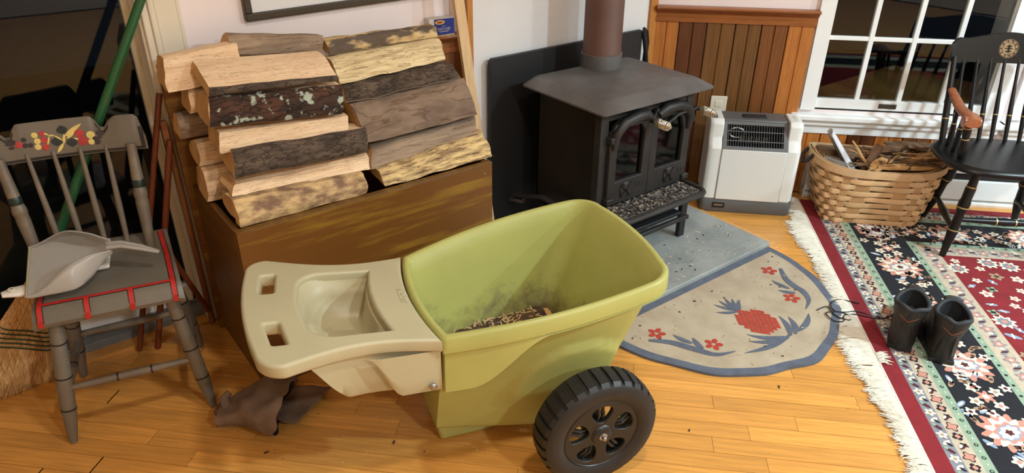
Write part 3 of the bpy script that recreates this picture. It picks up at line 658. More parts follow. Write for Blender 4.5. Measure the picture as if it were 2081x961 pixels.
def make_log(tl, tr, br, bl, depth, wood, barkm, label, bulge=.012, backlift=0, rough=.004, barkcover=(0, 1), crack=1, seed=0):
    """split log: front face given by its four corners, body goes back by depth"""
    tl, tr, br, bl = map(Vector, (tl, tr, br, bl)); c = (tl+tr+br+bl)/4; c.z = min(bl.z, br.z)
    rootloc = c+Vector((0, depth/2, 0))
    NX, NS = 44, 9
    def front(i, j):   # j 0 bottom .. 1 top
        p = bl.lerp(br, i).lerp(tl.lerp(tr, i), j); h = bulge*math.sin(PI*j)
        n = (br-bl).cross(tl-bl).normalized()
        x, z = p.x, p.z
        d = rough*(nz(x*9+seed, z*45, seed)*1.4+nz(x*28, z*90+seed, 7)*.7)+.005*nz(x*5+seed*2, z*13, seed)+.0016*nz(x*7, z*190, seed+2)
        e = (2*j-1)**6*.0045*nz(x*11+seed, j*5, seed+9)
        return p+n*(h+d)+Vector((0, 0, e))
    def ringat(i):
        R = [front(i, j/NS) for j in range(NS+1)]
        top = bl.lerp(br, i)*0+tl.lerp(tr, i); bot = bl.lerp(br, i)
        bt = top+Vector((0, depth, backlift-.010)); bb = bot+Vector((0, depth, .012+backlift*.5))
        for j in range(1, 4): R.append(top.lerp(bt, j/4)+Vector((0, 0, .006*math.sin(PI*j/4)+rough*nz(top.x*12+j, seed, j))))
        for j in range(0, 4): R.append(bt.lerp(bb, j/3)+Vector((0, .012*math.sin(PI*j/3), 0)))
        for j in range(1, 4): R.append(bb.lerp(bot, j/4))
        return R
    rings = []
    for k in range(NX+1):
        i = k/NX; R = ringat(i)
        if k in (0, NX):
            cc = sum(R, Vector())/len(R)
            R = [p.lerp(cc, .02)+Vector((.006*nz(p.y*30, p.z*30, seed+k), 0, 0)) for p in R]
        rings.append([tuple(p) for p in R])
    o_ = MB().loft(rings, True, 0, True, 1)
    o_.v = [(x-rootloc.x, y-rootloc.y, z-rootloc.z) for x, y, z in o_.v]
    lg = o_.build('log', [wood, m_end], smooth=35); lg.location = rootloc
    tag(lg, label, 'log', 'firewood stacked in the box')
    if barkm:
        j0, j1 = barkcover
        def bf(i, j, off):
            jj = lerp(j0, j1, j); p = front(i, jj); n = (br-bl).cross(tl-bl).normalized()
            x, z = p.x, p.z
            edge = min(1, 12*min(i, 1-i))*min(1, 8*min(j, 1-j))
            cr = abs(nz(x*16+seed*3, z*34, 2.2))+.5*abs(nz(x*34, z*60, seed+4))
            return tuple(p+n*(off*(.5+edge*(.5+1.2*cr)))-rootloc)
        NXb, NJ = 64, 22
        g = MB().grid(lambda i, j: bf(i, j, .0085), NXb, NJ)
        bo = g.build('bark', barkm, lg, smooth=60, normals=False)
    return lg
LOGS = [
 ('L1', (.444,1.80,.596), (.823,1.80,.576), (.812,1.765,.529), (.443,1.765,.529), .10, m_barkw, None, 'pale worn log at the bottom front of the left stack, resting on the box edge', .014, .006),
 ('L2', (.474,1.86,.616), (.873,1.86,.608), (.857,1.82,.576), (.452,1.82,.596), .10, m_split, None, 'pale split log directly above the lowest log of the left stack', .004, .003),
 ('L3', (.483,1.875,.708), (.878,1.875,.682), (.855,1.835,.62), (.47,1.835,.641), .10, m_split, m_barkd, 'dark barked log with a small pale scar, third from the bottom of the left stack', .012, .003),
 ('L4', (.47,1.90,.749), (.84,1.90,.721), (.824,1.875,.689), (.456,1.875,.700), .10, m_split, None, 'light split log under the lichen covered log', .004, .003),
 ('L5', (.465,1.925,.842), (.837,1.925,.812), (.816,1.89,.735), (.445,1.89,.770), .10, m_split, m_barkr, 'reddish barked log with grey lichen in the left stack', .012, .004),
 ('L7', (.593,2.095,.954), (.867,2.095,.913), (.852,2.07,.877), (.575,2.07,.905), .055, m_grey, None, 'small rounded log lying at the top back of the left stack', .012, .004),
 ('L8', (.404,2.06,.924), (.60,2.06,.936), (.60,2.02,.85), (.389,2.02,.841), .075, m_split, None, 'pale split log at the far left end of the pile against the back board', .003, .003),
 ('R1', (.879,1.83,.566), (1.272,1.83,.600), (1.276,1.775,.53), (.881,1.775,.527), .09, m_rough, None, 'rough weathered yellow log lying on the right front edge of the box', .010, .006),
 ('R2', (.90,1.90,.618), (1.291,1.90,.637), (1.248,1.835,.592), (.866,1.835,.562), .09, m_grey, None, 'grey split log second from the bottom of the right stack', .014, .003),
 ('R3', (.863,1.93,.742), (1.269,1.93,.754), (1.27,1.86,.650), (.874,1.86,.639), .09, m_grey, m_barkg, 'large flat grey-brown barked log in the middle of the right stack', .006, .003),
 ('R4', (.867,1.98,.785), (1.232,1.98,.802), (1.256,1.93,.758), (.848,1.93,.750), .09, m_grey, m_barkd, 'dark rough barked log below the palest log of the right stack', .010, .004),
 ('R5', (.857,2.03,.857), (1.243,2.03,.87), (1.227,1.97,.814), (.856,1.97,.795), .08, m_splitp, None, 'palest cream split log second from the top of the right stack', .005, .004),
 ('R6', (.869,2.09,.902), (1.258,2.09,.898), (1.247,2.05,.87), (.865,2.05,.862), .05, m_rough, m_barkp, 'grey and cream log on top of the right stack, nearest the matchbox', .014, .006)]
for k, (n, a, b_, c, d, dep, wd, bk_, lab, bul, rg) in enumerate(LOGS):
    make_log(a, b_, c, d, dep, wd, bk_, lab, bul, 0, rg, seed=k*1.7)
# top slab: broad tilted split face with a strip of bark along its lower front
make_log((.470, 1.918, .868), (.826, 1.918, .842), (.822, 1.913, .826), (.464, 1.913, .846), .115, m_split, m_barkd, 'broad pale split log with a flat top, topmost front log of the left stack', .003, .056, .002, seed=31)
# logs whose sawn ends show on the left side of the pile
ENDS = [((.420, 2.015, .575), .085, .09, m_split, 'log showing a knotty sawn end low on the left of the pile'),
        ((.425, 2.045, .655), .065, .065, m_split, 'log with a wedge shaped sawn end at the left of the pile'),
        ((.435, 2.065, .805), .065, .065, m_split, 'log with a split triangular end behind the lichen covered log'),
        ((.405, 2.098, .722), .055, .062, m_grey, 'short grey log end low against the back board')]
for k, ((x, y, z), w, h, m, lab) in enumerate(ENDS):
    make_log((x+.01, y-w/2+.012, z+h/2), (x+.37, y-w/2+.012, z+h/2-.01), (x+.37, y-w/2, z-h/2), (x, y-w/2, z-h/2), w, m, None, lab, .012, .004*(k-1), .004, seed=50+k*2.3)

# ================================================================== PAINTED CHAIR
m_paint = mat('grey_brown_paint', (112, 104, 92), .42, var=.1, vscale=7, bump=.04, bscale=60, rvar=.1)
m_paintw = mat('grey_brown_paint_worn', (112, 100, 86), .45, col2=(136, 122, 104), vscale=16, bump=.04, lo=.5, hi=.8)
m_red = mat('red_stripe', (182, 40, 34), .45, var=.08, vscale=20); m_blk = mat('black_line', (34, 30, 28), .45); m_dgreen = mat('dark_green_band', (28, 44, 40), .35)
ch = thing('painted_chair', 'grey painted plank chair with fruit stencilled crest and red striped seat', 'chair', (.104, 1.82, 0), math.radians(-13))
CX = -.02
def seat_out(ins=0):
    pts = [(-.172+ins, .0+ins), (.172-ins, .0+ins)]
    pts += [(.172-ins, .06), (.168-ins, .16), (.160-ins, .25), (.150-ins, .315-ins), (.05, .325-ins), (-.06, .325-ins), (-.175+ins, .315-ins), (-.172+ins, .25), (-.172+ins, .16), (-.172+ins, .06)]
    return pts
def seat_z(x, y):   # rolled front, raised back
    return .408-.034*(1-sm(-.012, .045, y))**2+.022*sm(.24, .325, y)
NXs, NYs = 22, 30
def ss(i, j, top):
    y = lerp(-.008, .322, j); hwid = lerp(.174, .158, j) ; x = lerp(-hwid-.012*j, hwid-.012*j, i)
    e = min(1, 14*min(i, 1-i))*min(1, 20*(1-j))
    z = seat_z(x, y)-(1-e)**2*.006
    return (x, y, z) if top else (x, y+.004, min(z-.012, .366+.02*sm(.2, .32, y)))
sb_ = MB().grid(lambda i, j: ss(i, j, True), NXs, NYs).grid(lambda i, j: ss(i, j, False), NXs, NYs)
n_ = len(sb_.v)//2; W1 = NYs+1
for j in range(NYs):
    for i0 in (0, NXs):
        a = i0*W1+j; sb_.add([sb_.v[a], sb_.v[a+1], sb_.v[n_+a+1], sb_.v[n_+a]], [(0, 1, 2, 3)])
for i in range(NXs):
    for j0 in (0, NYs):
        a = i*W1+j0; c2 = (i+1)*W1+j0; sb_.add([sb_.v[a], sb_.v[c2], sb_.v[n_+c2], sb_.v[n_+a]], [(0, 1, 2, 3)])
seat = sb_.build('seat', m_paint, ch, smooth=50)
def strip(P, w, m, name, off=.0008):
    # painted line following the seat surface
    b = MB(); V = []
    Q = []
    for a, c in zip(P[:-1], P[1:]):
        for k in range(8): Q.append((lerp(a[0], c[0], k/8), lerp(a[1], c[1], k/8)))
    Q.append(P[-1])
    for k, (x, y) in enumerate(Q):
        a = Q[max(0, k-1)]; c = Q[min(len(Q)-1, k+1)]; tx, ty = c[0]-a[0], c[1]-a[1]; l = math.hypot(tx, ty) or 1; nx, ny = -ty/l*w/2, tx/l*w/2
        for q in (-1, 1): V.append((x+nx*q, y+ny*q, seat_z(x+nx*q, y+ny*q)+off))
    b.add(V, [(2*k, 2*k+1, 2*k+3, 2*k+2) for k in range(len(Q)-1)]); return b.build(name, m, seat, smooth=0, normals=False)
def fy(v): return v
for w, m, of in ((.016, m_blk, .0006), (.0115, m_red, .0010)):
    strip([(-.150, .30), (-.153, .20), (-.156, .034)], w, m, 'seat_line', of); strip([(.128, .305), (.140, .20), (.152, .034)], w, m, 'seat_line', of)
    strip([(-.158, .034), (.154, .034)], w*.8, m, 'seat_line', of)
    for x in (-.156, -.052, .050, .152): strip([(x, .034), (x, -.006)], w, m, 'seat_line', of)
# front face of the roll carries the red bars down
for x in (-.156, -.052, .050, .152):
    MB().box((x-.006, -.0098, .368), (x+.006, -.0082, .384)).build('seat_line', m_red, seat, smooth=0)
def turned(p0, p1, prof, name, m, parent, rings=(), n=14, ringm=None):
    p0, p1 = Vector(p0), Vector(p1); M = p0; ax = p1-p0; L_ = ax.length; q = ax.to_track_quat('Z', 'Y').to_matrix().to_4x4(); MM = Matrix.Translation(p0) @ q
    o = MB().lathe([(r, t*L_) for t, r in prof], n, MM).build(name, m, parent, smooth=50)
    for t in rings:
        r = None
        for (t0, r0), (t1, r1) in zip(prof[:-1], prof[1:]):
            if t0 <= t <= t1: r = lerp(r0, r1, (t-t0)/(t1-t0))
        wv = .0022
        MB().lathe([(r-.002, t*L_-wv), (r+.0007, t*L_-wv), (r+.0007, t*L_+wv), (r-.002, t*L_+wv)], n, MM, caps=False).build('ring', ringm or m_blk, o, smooth=0)
    return o
legp = [(0, .009), (.05, .012), (.27, .019), (.30, .0185), (.52, .0200), (.55, .0195), (.78, .0180), (.80, .0175), (1, .0165)]
for (fx, fy_, tx, ty) in ((-.178, -.012, -.132, .035), (.178, -.012, .134, .035), (-.172, .285, -.135, .245), (.160, .30, .122, .25)):
    turned((fx, fy_, 0), (tx, ty, .374), legp, 'leg', m_paint, ch, (.28, .53, .79))
strp = [(0, .008), (.3, .0105), (.5, .0115), (.7, .0105), (1, .008)]
turned((-.160, .004, .165), (.158, .004, .165), strp, 'stretcher', m_paintw, ch, (.40, .66))
turned((-.154, .268, .16), (.145, .276, .16), strp, 'stretcher', m_paintw, ch)
for s in (-1, 1): turned((s*.158, .015, .14), (s*.152, .27, .14), strp, 'stretcher', m_paintw, ch, (.5,))
# crest, posts, spindles  (y of the crest plane)
def cy_(x, z): return .262+.062*(z-.41)/.33
CC, CH = -.058, .210
def ctop(x):
    a = abs(x-CC); return .756+.024*(1-sm(.088, .110, a))*1+.020*sm(.11, .15, a)*(1-sm(.185, .210, a)**2)-.012*math.exp(-((a-.108)/.013)**2)-.05*sm(.200, .213, a)
def cbow(x): return .020*(1-((x-CC)/CH)**2)
NXc = 44
rings = []
for k in range(NXc+1):
    x = CC-CH+2*CH*k/NXc; zt = ctop(x); zb = .681; y0 = cy_(x, .72)+cbow(x)
    rings.append([(x, y0-.008-.006, zb), (x, y0-.008+.008*(zt-zb)/.09, zt-.004), (x, y0-.004+.008, zt), (x, y0+.012, zt-.004), (x, y0+.004, zb+.002), (x, y0+.0, zb-.001)])
crest = MB().loft(rings).build('crest_rail', m_paint, ch, smooth=35)
def cs(x, z, off=.0012):   # point on the crest front surface
    zt = ctop(x); y0 = cy_(x, .72)+cbow(x); t = (z-.681)/(zt-.004-.681); return (x, y0-.014+t*(.006+.008*(zt-.681)/.09)-off, z)
def cband(P, w, m, name):
    V = []
    for x, z in P: V += [cs(x, z-w/2, .0010), cs(x, z+w/2, .0010)]
    MB().add(V, [(2*k, 2*k+1, 2*k+3, 2*k+2) for k in range(len(P)-1)]).build(name, m, crest, smooth=0, normals=False)
cband([(CC-CH+.004+(2*CH-.008)*k/40, .6865) for k in range(41)], .007, m_blk, 'edge_stripe')
cband([(CC+.196+.010*k/4, .715) for k in range(5)], .056, m_blk, 'edge_stripe')
for sg in (-1, 1): cband([(CC+sg*(.095+.030*k/8), ctop(CC+sg*(.095+.030*k/8))-.010) for k in range(9)], .008, m_blk, 'edge_stripe')
def cpoly(pts, m, name, off=.0012):
    n = len(pts); cx = sum(p[0] for p in pts)/n; cz = sum(p[1] for p in pts)/n
    V = [cs(cx, cz, off+.0004)]+[cs(x, z, off) for x, z in pts]
    MB().add(V, [(0, 1+k, 1+(k+1) % n) for k in range(n)]).build(name, m, crest, smooth=0, normals=False)
def disc(x, z, r, m, name='stencilled_fruit', off=.0014): cpoly([(x+r*math.cos(2*PI*k/16), z+r*math.sin(2*PI*k/16)) for k in range(16)], m, name, off)
def leafp(x0, z0, x1, z1, w, m, name='stencilled_leaf', off=.0014):
    dx, dz = x1-x0, z1-z0; l = math.hypot(dx, dz); nx, nz_ = -dz/l, dx/l; A = []; B_ = []
    for k in range(9):
        t = k/8; h = w*math.sin(PI*t)**.8; A.append((x0+dx*t+nx*h, z0+dz*t+nz_*h)); B_.append((x0+dx*t-nx*h, z0+dz*t-nz_*h))
    cpoly(A+B_[::-1][1:-1], m, name, off)
m_yel = mat('stencil_yellow', (226, 204, 122), .5, var=.08, vscale=40); m_pinkp = mat('stencil_rose', (182, 62, 62), .5, var=.2, vscale=60); m_lf = mat('stencil_green', (40, 50, 48), .5, var=.3, vscale=60); m_plum = mat('stencil_plum', (58, 48, 52), .5)
for x, z, r in ((-.107, .747, .0075), (-.104, .731, .0078), (-.106, .716, .0078), (.021, .731, .0105), (.019, .713, .0078)): disc(x, z, r, m_yel)
for x, z, r in ((-.146, .728, .0085), (-.089, .749, .007), (-.088, .732, .009), (-.089, .713, .009), (-.004, .738, .0115), (-.001, .718, .0125)): disc(x, z, r, m_pinkp)
for x, z, r in ((-.133, .739, .006), (-.133, .724, .0065), (-.121, .723, .006), (.033, .712, .008), (.028, .722, .006)): disc(x, z, r, m_plum)
for a in ((-.041, .741, -.044, .764, .013), (-.063, .712, -.060, .735, .013), (-.028, .705, -.026, .729, .013)): leafp(*a, m_lf)
for a in ((-.150, .737, -.173, .745, .004), (-.150, .733, -.178, .732, .005), (-.156, .722, -.172, .722, .004), (.034, .732, .046, .742, .004), (.036, .730, .056, .732, .005), (.034, .724, .048, .722, .004)): leafp(*a, m_plum)
leafp(-.066, .694, -.046, .718, .004, m_yel, 'stencilled_stem'); leafp(-.046, .715, -.040, .742, .0035, m_yel, 'stencilled_stem'); leafp(-.042, .734, .006, .764, .0055, m_yel, 'stencilled_stem'); leafp(-.036, .728, -.014, .748, .005, m_yel, 'stencilled_stem')
for a in ((-.046, .724, -.064, .741), (-.062, .740, -.076, .742), (-.074, .742, -.088, .751), (-.074, .742, -.084, .716), (-.02, .728, -.008, .722)): leafp(*a, .0024, m_yel, 'stencilled_stem')
pp = [(0, .012), (.45, .0175), (.50, .0165), (.52, .0185), (.56, .0185), (.58, .0165), (1, .0125)]
for x0, x1 in ((-.170, -.198), (.100, .112)):
    p = turned((x0, .252, .40), (x1, cy_(0, .70)-.004, .70), pp, 'back_post', m_paintw, ch)
    turned(Vector((x0, .252, .40)).lerp(Vector((x1, cy_(0, .70)-.004, .70)), .60), Vector((x0, .252, .40)).lerp(Vector((x1, cy_(0, .70)-.004, .70)), .67), [(0, .0165), (.2, .0172), (.8, .0172), (1, .016)], 'green_band', m_dgreen, p)
for x0, x1 in ((-.113, -.137), (-.062, -.076), (-.010, -.013), (.044, .049)):
    turned((x0, .262, .41), (x1, cy_(0, .70)+.012, .70), [(0, .0065), (.4, .0085), (1, .0055)], 'spindle', m_paintw, ch, n=10)

# dustpan and hand brush on the seat
m_transl = mat('frosted_plastic', (206, 200, 192), .28, trans=.25, alpha=.66, spec=.5)
dp = thing('dustpan', 'frosted translucent plastic dustpan lying on the painted chair seat', 'dustpan', (.104, 1.82, .0), math.radians(-13))
def pan_hw(x):  # half width along the pan, x from mouth to neck
    t = (x+.18)/.20; return .117+.024*math.sin(PI*min(1, t/1.0))*(1-t)-.0*t if t < .5 else lerp(.117+.012, .018, sm(.5, 1.06, t))
PR = Matrix.Translation((0, .142, .4520)) @ Matrix.Rotation(math.radians(15), 4, 'X')
def pan(i, j):
    x = lerp(-.18, .02, i); hb = pan_hw(x)*.80; v = 2*j-1; a = abs(v); rw_ = (lerp(.115, .026, sm(0, 1.1, i))+.014*math.sin(PI*i))*.80
    f = .022*sm(.70, 1, i); r_ = .003+.054*sm(0, .6, i)-.014*sm(.75, 1, i)
    if a < .7: y = hb*a/.7; z = f+.008*(a/.7)**4*sm(0, .3, i)
    else:
        q = (a-.7)/.3; y = lerp(hb, rw_, q**1.7); z = lerp(f+.008*sm(0, .3, i), r_, q)
    return tuple(PR @ Vector((x, math.copysign(y, v), z)))
pb = MB().grid(pan, 36, 40)
ppan = pb.build('pan', m_transl, dp, smooth=70, normals=False)
so = ppan.modifiers.new('solid', 'SOLIDIFY'); so.thickness = .0022
hd = MB()
HP = [(.010, .144, .487), (.045, .134, .489), (.09, .113, .480), (.132, .092, .468)]
for sg in (-1, 1):
    hd.tube([(x, y+sg*w, z) for (x, y, z), w in zip(HP, (.014, .011, .009, .002))], [.006, .006, .0055, .005], 8, flat=.8)
def hsurf(i, j):
    k = min(2, int(i*3)); t = i*3-k; a, b = HP[k], HP[k+1]; return (lerp(a[0], b[0], t), lerp(a[1], b[1], t)+(2*j-1)*.012*(1-.7*i), lerp(a[2], b[2], t)-.004*math.sin(PI*j))
hd.grid(hsurf, 12, 4)
hd.build('handle', m_transl, dp, smooth=60)
MB().tube([pan(0, j/20) for j in range(21)], .0028, 6).build('mouth_lip', mat('yellowed_plastic', (170, 160, 124), .4), dp)
MB().tube([pan(i/20, 0) for i in range(21)], .002, 6).build('rim_bead', m_transl, dp); MB().tube([pan(i/20, 1) for i in range(21)], .002, 6).build('rim_bead', m_transl, dp)
br_ = thing('hand_brush', 'hand brush with white plastic handle poking out from under the dustpan', 'brush', (.104, 1.82, 0), math.radians(-13))
m_wpl = mat('white_plastic', (226, 216, 204), .35, var=.03)
hp = [(-.236, .084), (-.205, .093), (-.17, .118), (-.13, .145), (-.06, .19)]
MB().tube([(x, y, .4165+(.014 if k == 0 else .010 if k == 1 else 0)) for k, (x, y) in enumerate(hp)], [.013, .025, .024, .017, .012], 14, flat=.42).build('brush_handle', m_wpl, br_, smooth=60)
MB().lathe([(.004, 0), (.009, 0), (.0085, .003), (.0045, .003)], 16, T(-.213, .089, .4375), caps=False).build('hang_hole', m_cream, br_)
MB().box((-.075, .155, .4105), (.0, .235, .424)).build('brush_block', m_wpl, br_, bevel=.006)

# ================================================================== BROOM
m_straw = mat('broom_straw', (236, 192, 130), .8, col2=(168, 118, 64), vscale=3, stretch=(60, 60, 5), rot=(0, .5, 0), detail=6, lo=.3, hi=.7)
m_bgreen = mat('green_broom_paint', (34, 92, 54), .35, col2=(70, 84, 56), vscale=16, stretch=(6, 6, 1), lo=.5, hi=.8)
bm_ = thing('broom', 'straw broom with worn green handle leaning behind the painted chair', 'broom', (-.205, 2.192, 0))
A0 = Vector((-.205, 2.192, 0.0)); TOP = Vector((.493, 2.186, 1.2)); axd = (TOP-A0).normalized(); sd = Vector((axd.z, 0, -axd.x)).normalized(); td = axd.cross(sd).normalized()
def bpt(h, w, t): return A0+axd*h+sd*w+td*t
LH = .37
def bw(h): return lerp(.135, .035, sm(.0, .36, h)**.9)
rings = []
for k in range(13):
    h = .05+(LH-.05)*k/12; w = bw(h)*.93; tt = lerp(.030, .022, k/12)
    rings.append([tuple(bpt(h, w*math.cos(2*PI*q/20), tt*math.sin(2*PI*q/20))) for q in range(20)])
MB().loft(rings).build('straw_core', m_straw, bm_, True)
sbm = MB()
for k in range(1500):
    q = random.uniform(-1, 1); t = random.choice((-1, 1))*math.sqrt(max(0, 1-q*q))*random.uniform(.6, 1.0)
    h0 = max(-.012, .015+random.gauss(0, .022)); 
    pts = []
    for h in (LH-.01, .24, .12, h0):
        w = bw(h)*q+random.gauss(0, .004 if h < .13 else .0012); tt = t*lerp(.033, .024, h/LH)+random.gauss(0, .002)
        pp_ = bpt(h, w, tt); 
        if pp_.z < .002: pp_.z = .002
        pts.append(pp_)
    sbm.tube(pts, [.0014, .0017, .0015, .0006], 3, caps=False)
tag(sbm.build('straw', m_straw, bm_, True, smooth=0, normals=False), kind='stuff')
m_thr = mat('green_thread', (44, 60, 34), .7)
for h in (.222, .208, .194, .180, .166):
    w = bw(h)*1.02
    P = [bpt(h+.004*math.sin(6*PI*q/28), w*math.cos(2*PI*q/28), .034*math.sin(2*PI*q/28)) for q in range(29)]
    MB().tube(P, .0022, 6, caps=False).build('stitch_row', m_thr, bm_, True)
MB().tube([bpt(h, 0, 0) for h in (.33, .5, .8, 1.1, 1.4)], [.0135, .0135, .0130, .0125, .012], 16).build('handle', m_bgreen, bm_, True)

# ================================================================== FOLDED WOODEN STAND
m_redw = mat('red_brown_wood', (116, 54, 26), .4, var=.2, vscale=8, stretch=(14, 14, 1))
sd_ = thing('folding_stand', 'folded wooden stand with slim reddish-brown legs between chair and wood box', 'stand', (.36, 2.18, 0))
def rod(a, b, r, nm): MB().tube([a, Vector(a).lerp(Vector(b), .5), b], r, 10).build(nm, m_redw, sd_, True)
rod((.398, 2.176, .80), (.165, 2.172, .0), .0085, 'leg'); rod((.394, 2.16, .665), (.215, 2.15, .0), .0095, 'leg')
m_redw2 = mat('brown_wood', (138, 84, 46), .45, var=.2, vscale=8, stretch=(14, 14, 1)); 
MB().tube([(.394, 2.188, .70), (.398, 2.190, .3), (.400, 2.192, .0)], .0095, 10).build('leg', m_redw2, sd_, True)
MB().tube([(.300, 2.160, .37), (.350, 2.170, .2), (.392, 2.174, .06)], .009, 10).build('brace', m_redw, sd_, True)
box('top_rail', (.380, 2.168, .60), (.399, 2.190, .72), m_redw2, sd_, .003, True)

# ================================================================== GLOVES
m_suede = mat('brown_suede', (132, 108, 88), .95, col2=(98, 76, 60), vscale=9, bump=.25, bscale=180, detail=7)
m_suedei = mat('suede_lining', (46, 38, 34), .95)
def glove(loc, rot, label, sc, hh, seed, droop):
    g = thing('suede_glove', label, 'glove', loc, rot, 'suede work gloves on the floor')
    # gauntlet: flattened flaring tube, wide cuff at +x, hand at -x
    def gl(i, a, ins):
        x = lerp(-.075, .13, i)*sc; w = (.055+.045*sm(0, .9, i))*sc-ins; h = (.028*min(1, hh/.04)+hh*sm(.0, .8, i)*.75)-ins*.6
        cx = .012*math.sin(4*i+seed); y = cx+w*math.cos(a)*(1+.05*nz(i*3, math.sin(a)*2, seed)); z = h*(1+math.sin(a))*(1+.25*nz(i*4+seed, math.cos(a)*2, 1))+.003
        z += droop*math.sin(PI*i)*math.cos(a)**2*.5
        x += .02*math.sin(a)*sm(.7, 1, i)+.010*nz(math.cos(a)*2, math.sin(a)*2, seed)
        return (x, y, max(.0015, z))
    N_ = 36
    outr = [[gl(k/16, 2*PI*q/N_, 0) for q in range(N_)] for k in range(17)]
    inr = [[gl(k/16, 2*PI*q/N_, .004) for q in range(N_)] for k in range(16, 3, -1)]
    b = MB().loft(outr, caps=False, mi=0); b.loft([outr[-1], inr[0]], caps=False, mi=0); b.loft(inr, caps=False, mi=1)
    b.add(outr[0], [tuple(range(N_))], 0); b.add(inr[-1], [tuple(range(N_))], 1)
    b.build('cuff', [m_suede, m_suedei], g, smooth=60)
    for k, (xx, l) in enumerate(((-.030, .05), (-.010, .062), (.012, .058), (.031, .046))):      # fingers folded away behind the palm
        MB().tube([(-.055+xx, .020, .020), (-.050+xx, .05+l*.3, .022), (-.045+xx, .05+l*.8, .012)], [.012, .0115, .008], 10).build('finger', m_suede, g)
    MB().tube([(-.05*sc, .0, .045), (-.065*sc, .02, .075), (-.05*sc, .035, .085)], [.014, .013, .009], 10).build('thumb', m_suede, g)
    return g
glove((.326, 1.640, 0), math.radians(-36), 'brown suede gauntlet glove lying nearest the camera beside the chair leg', .88, .048, .6, .02)
glove((.440, 1.668, 0), math.radians(-58), 'brown suede glove lying flat, half behind the other glove', .82, .014, 2.2, .0)
#SPLIT3
# ================================================================== SPACE HEATER (local: x along window wall, -y to the room)
m_hwhite = mat('heater_white', (226, 226, 222), .35); m_hpanel = mat('heater_panel', (222, 222, 218), .45); m_hgrey = mat('heater_grey', (92, 92, 92), .45); m_hdark = mat('heater_dark', (44, 46, 48), .4, metal=.3)
ht = thing('space_heater', 'white and grey portable electric heater standing beside the stove', 'heater', Bp(.643, 2.95, 0), RB)
MB().loft([[(x, y, z) for x, y in rrect(-.195*k, .195*k, 0+o, .20, .02)] for z, k, o in ((0, .985, .006), (.012, 1, 0), (.062, 1, .0), (.068, .99, .004))]).build('base', m_hgrey, ht, smooth=40)
box('core', (-.14, .03, .066), (.14, .18, .298), m_hdark, ht, .004); box('inner_back', (-.134, .15, .298), (.134, .18, .40), m_hdark, ht, .002)
for s in (-1, 1):
    # side cheek with a hand-hold notch
    pr = [(.0, .066), (.0, .30), (.012, .318), (.030, .34), (.034, .40), (.05, .417), (.165, .417), (.19, .40), (.195, .066)]
    x0, x1 = (-.192, -.135) if s < 0 else (.135, .192)
    def cheek(x, ins): return [(x, lerp(.1, y, 1-ins*.5), lerp(.24, z, 1-ins*.12)) for y, z in pr]
    xs = [(x0, .25), (x0+.012, .04), (x0+.02, 0), (x1-.012, 0), (x1, .03)] if s < 0 else [(x0, .03), (x0+.012, 0), (x1-.02, 0), (x1-.012, .04), (x1, .25)]
    ck = MB().loft([cheek(x, i_) for x, i_ in xs]).build('side_cheek', m_hwhite, ht, smooth=30, bevel=.004)
    xm = (x0+x1)/2+s*.006
    MB().box((xm-.014, .055, .345), (xm+.014, .14, .4185)).build('hand_hold', m_hgrey if s < 0 else m_hpanel, ck, bevel=.008)
box('front_panel', (-.1345, -.004, .066), (.1345, .03, .300), m_hpanel, ht, .003)
# sloped grey head with open grille
hf = lambda t: (lerp(-.002, .075, t), lerp(.300, .405, t))    # front slope y,z
fr = MB()
for (xa, xb, ta, tb) in ((-.134, -.117, 0, 1), (.117, .134, 0, 1), (-.117, .117, 0, .12), (-.117, .117, .86, 1)):
    y0, z0 = hf(ta); y1, z1 = hf(tb); fr.loft([[(xa, y0, z0), (xb, y0, z0), (xb, y1, z1), (xa, y1, z1)], [(xa, y0+.02, z0-.012), (xb, y0+.02, z0-.012), (xb, y1+.02, z1-.012), (xa, y1+.02, z1-.012)]])
fr.build('head_frame', m_hgrey, ht, smooth=0)
box('head_top', (-.134, .072, .392), (.134, .185, .410), m_hgrey, ht, .006)
box('control_dial', (-.05, .10, .410), (.05, .14, .4155), m_hdark, ht, .004)
for k in range(22):
    x = -.1115+k*.0106; y0, z0 = hf(.1); y1, z1 = hf(.88); MB().tube([(x, y0+.005, z0), (x, y1+.005, z1)], .0012, 5).build('grille_wire', m_hgrey, ht)
for t in (.3, .62): y0, z0 = hf(t); MB().tube([(-.117, y0+.003, z0), (.117, y0+.003, z0)], .0022, 6).build('grille_bar', m_hgrey, ht)
for k in range(16): x = -.06+k*.008; box('fin', (x, .045, .315), (x+.0022, .12, .345), m_steel, ht)
MB().tube([(-.1+.02*math.cos(a)*1.6+.03, .09, .345+.022*math.sin(a)) for a in [2*PI*k/20 for k in range(21)]], .004, 6).build('fan_ring', m_steel, ht)
box('name_badge', (-.142, -.0022, .024), (-.088, .001, .050), m_black, ht, .002); box('badge_mark', (-.134, -.0030, .035), (-.096, -.0020, .041), m_steel, ht)

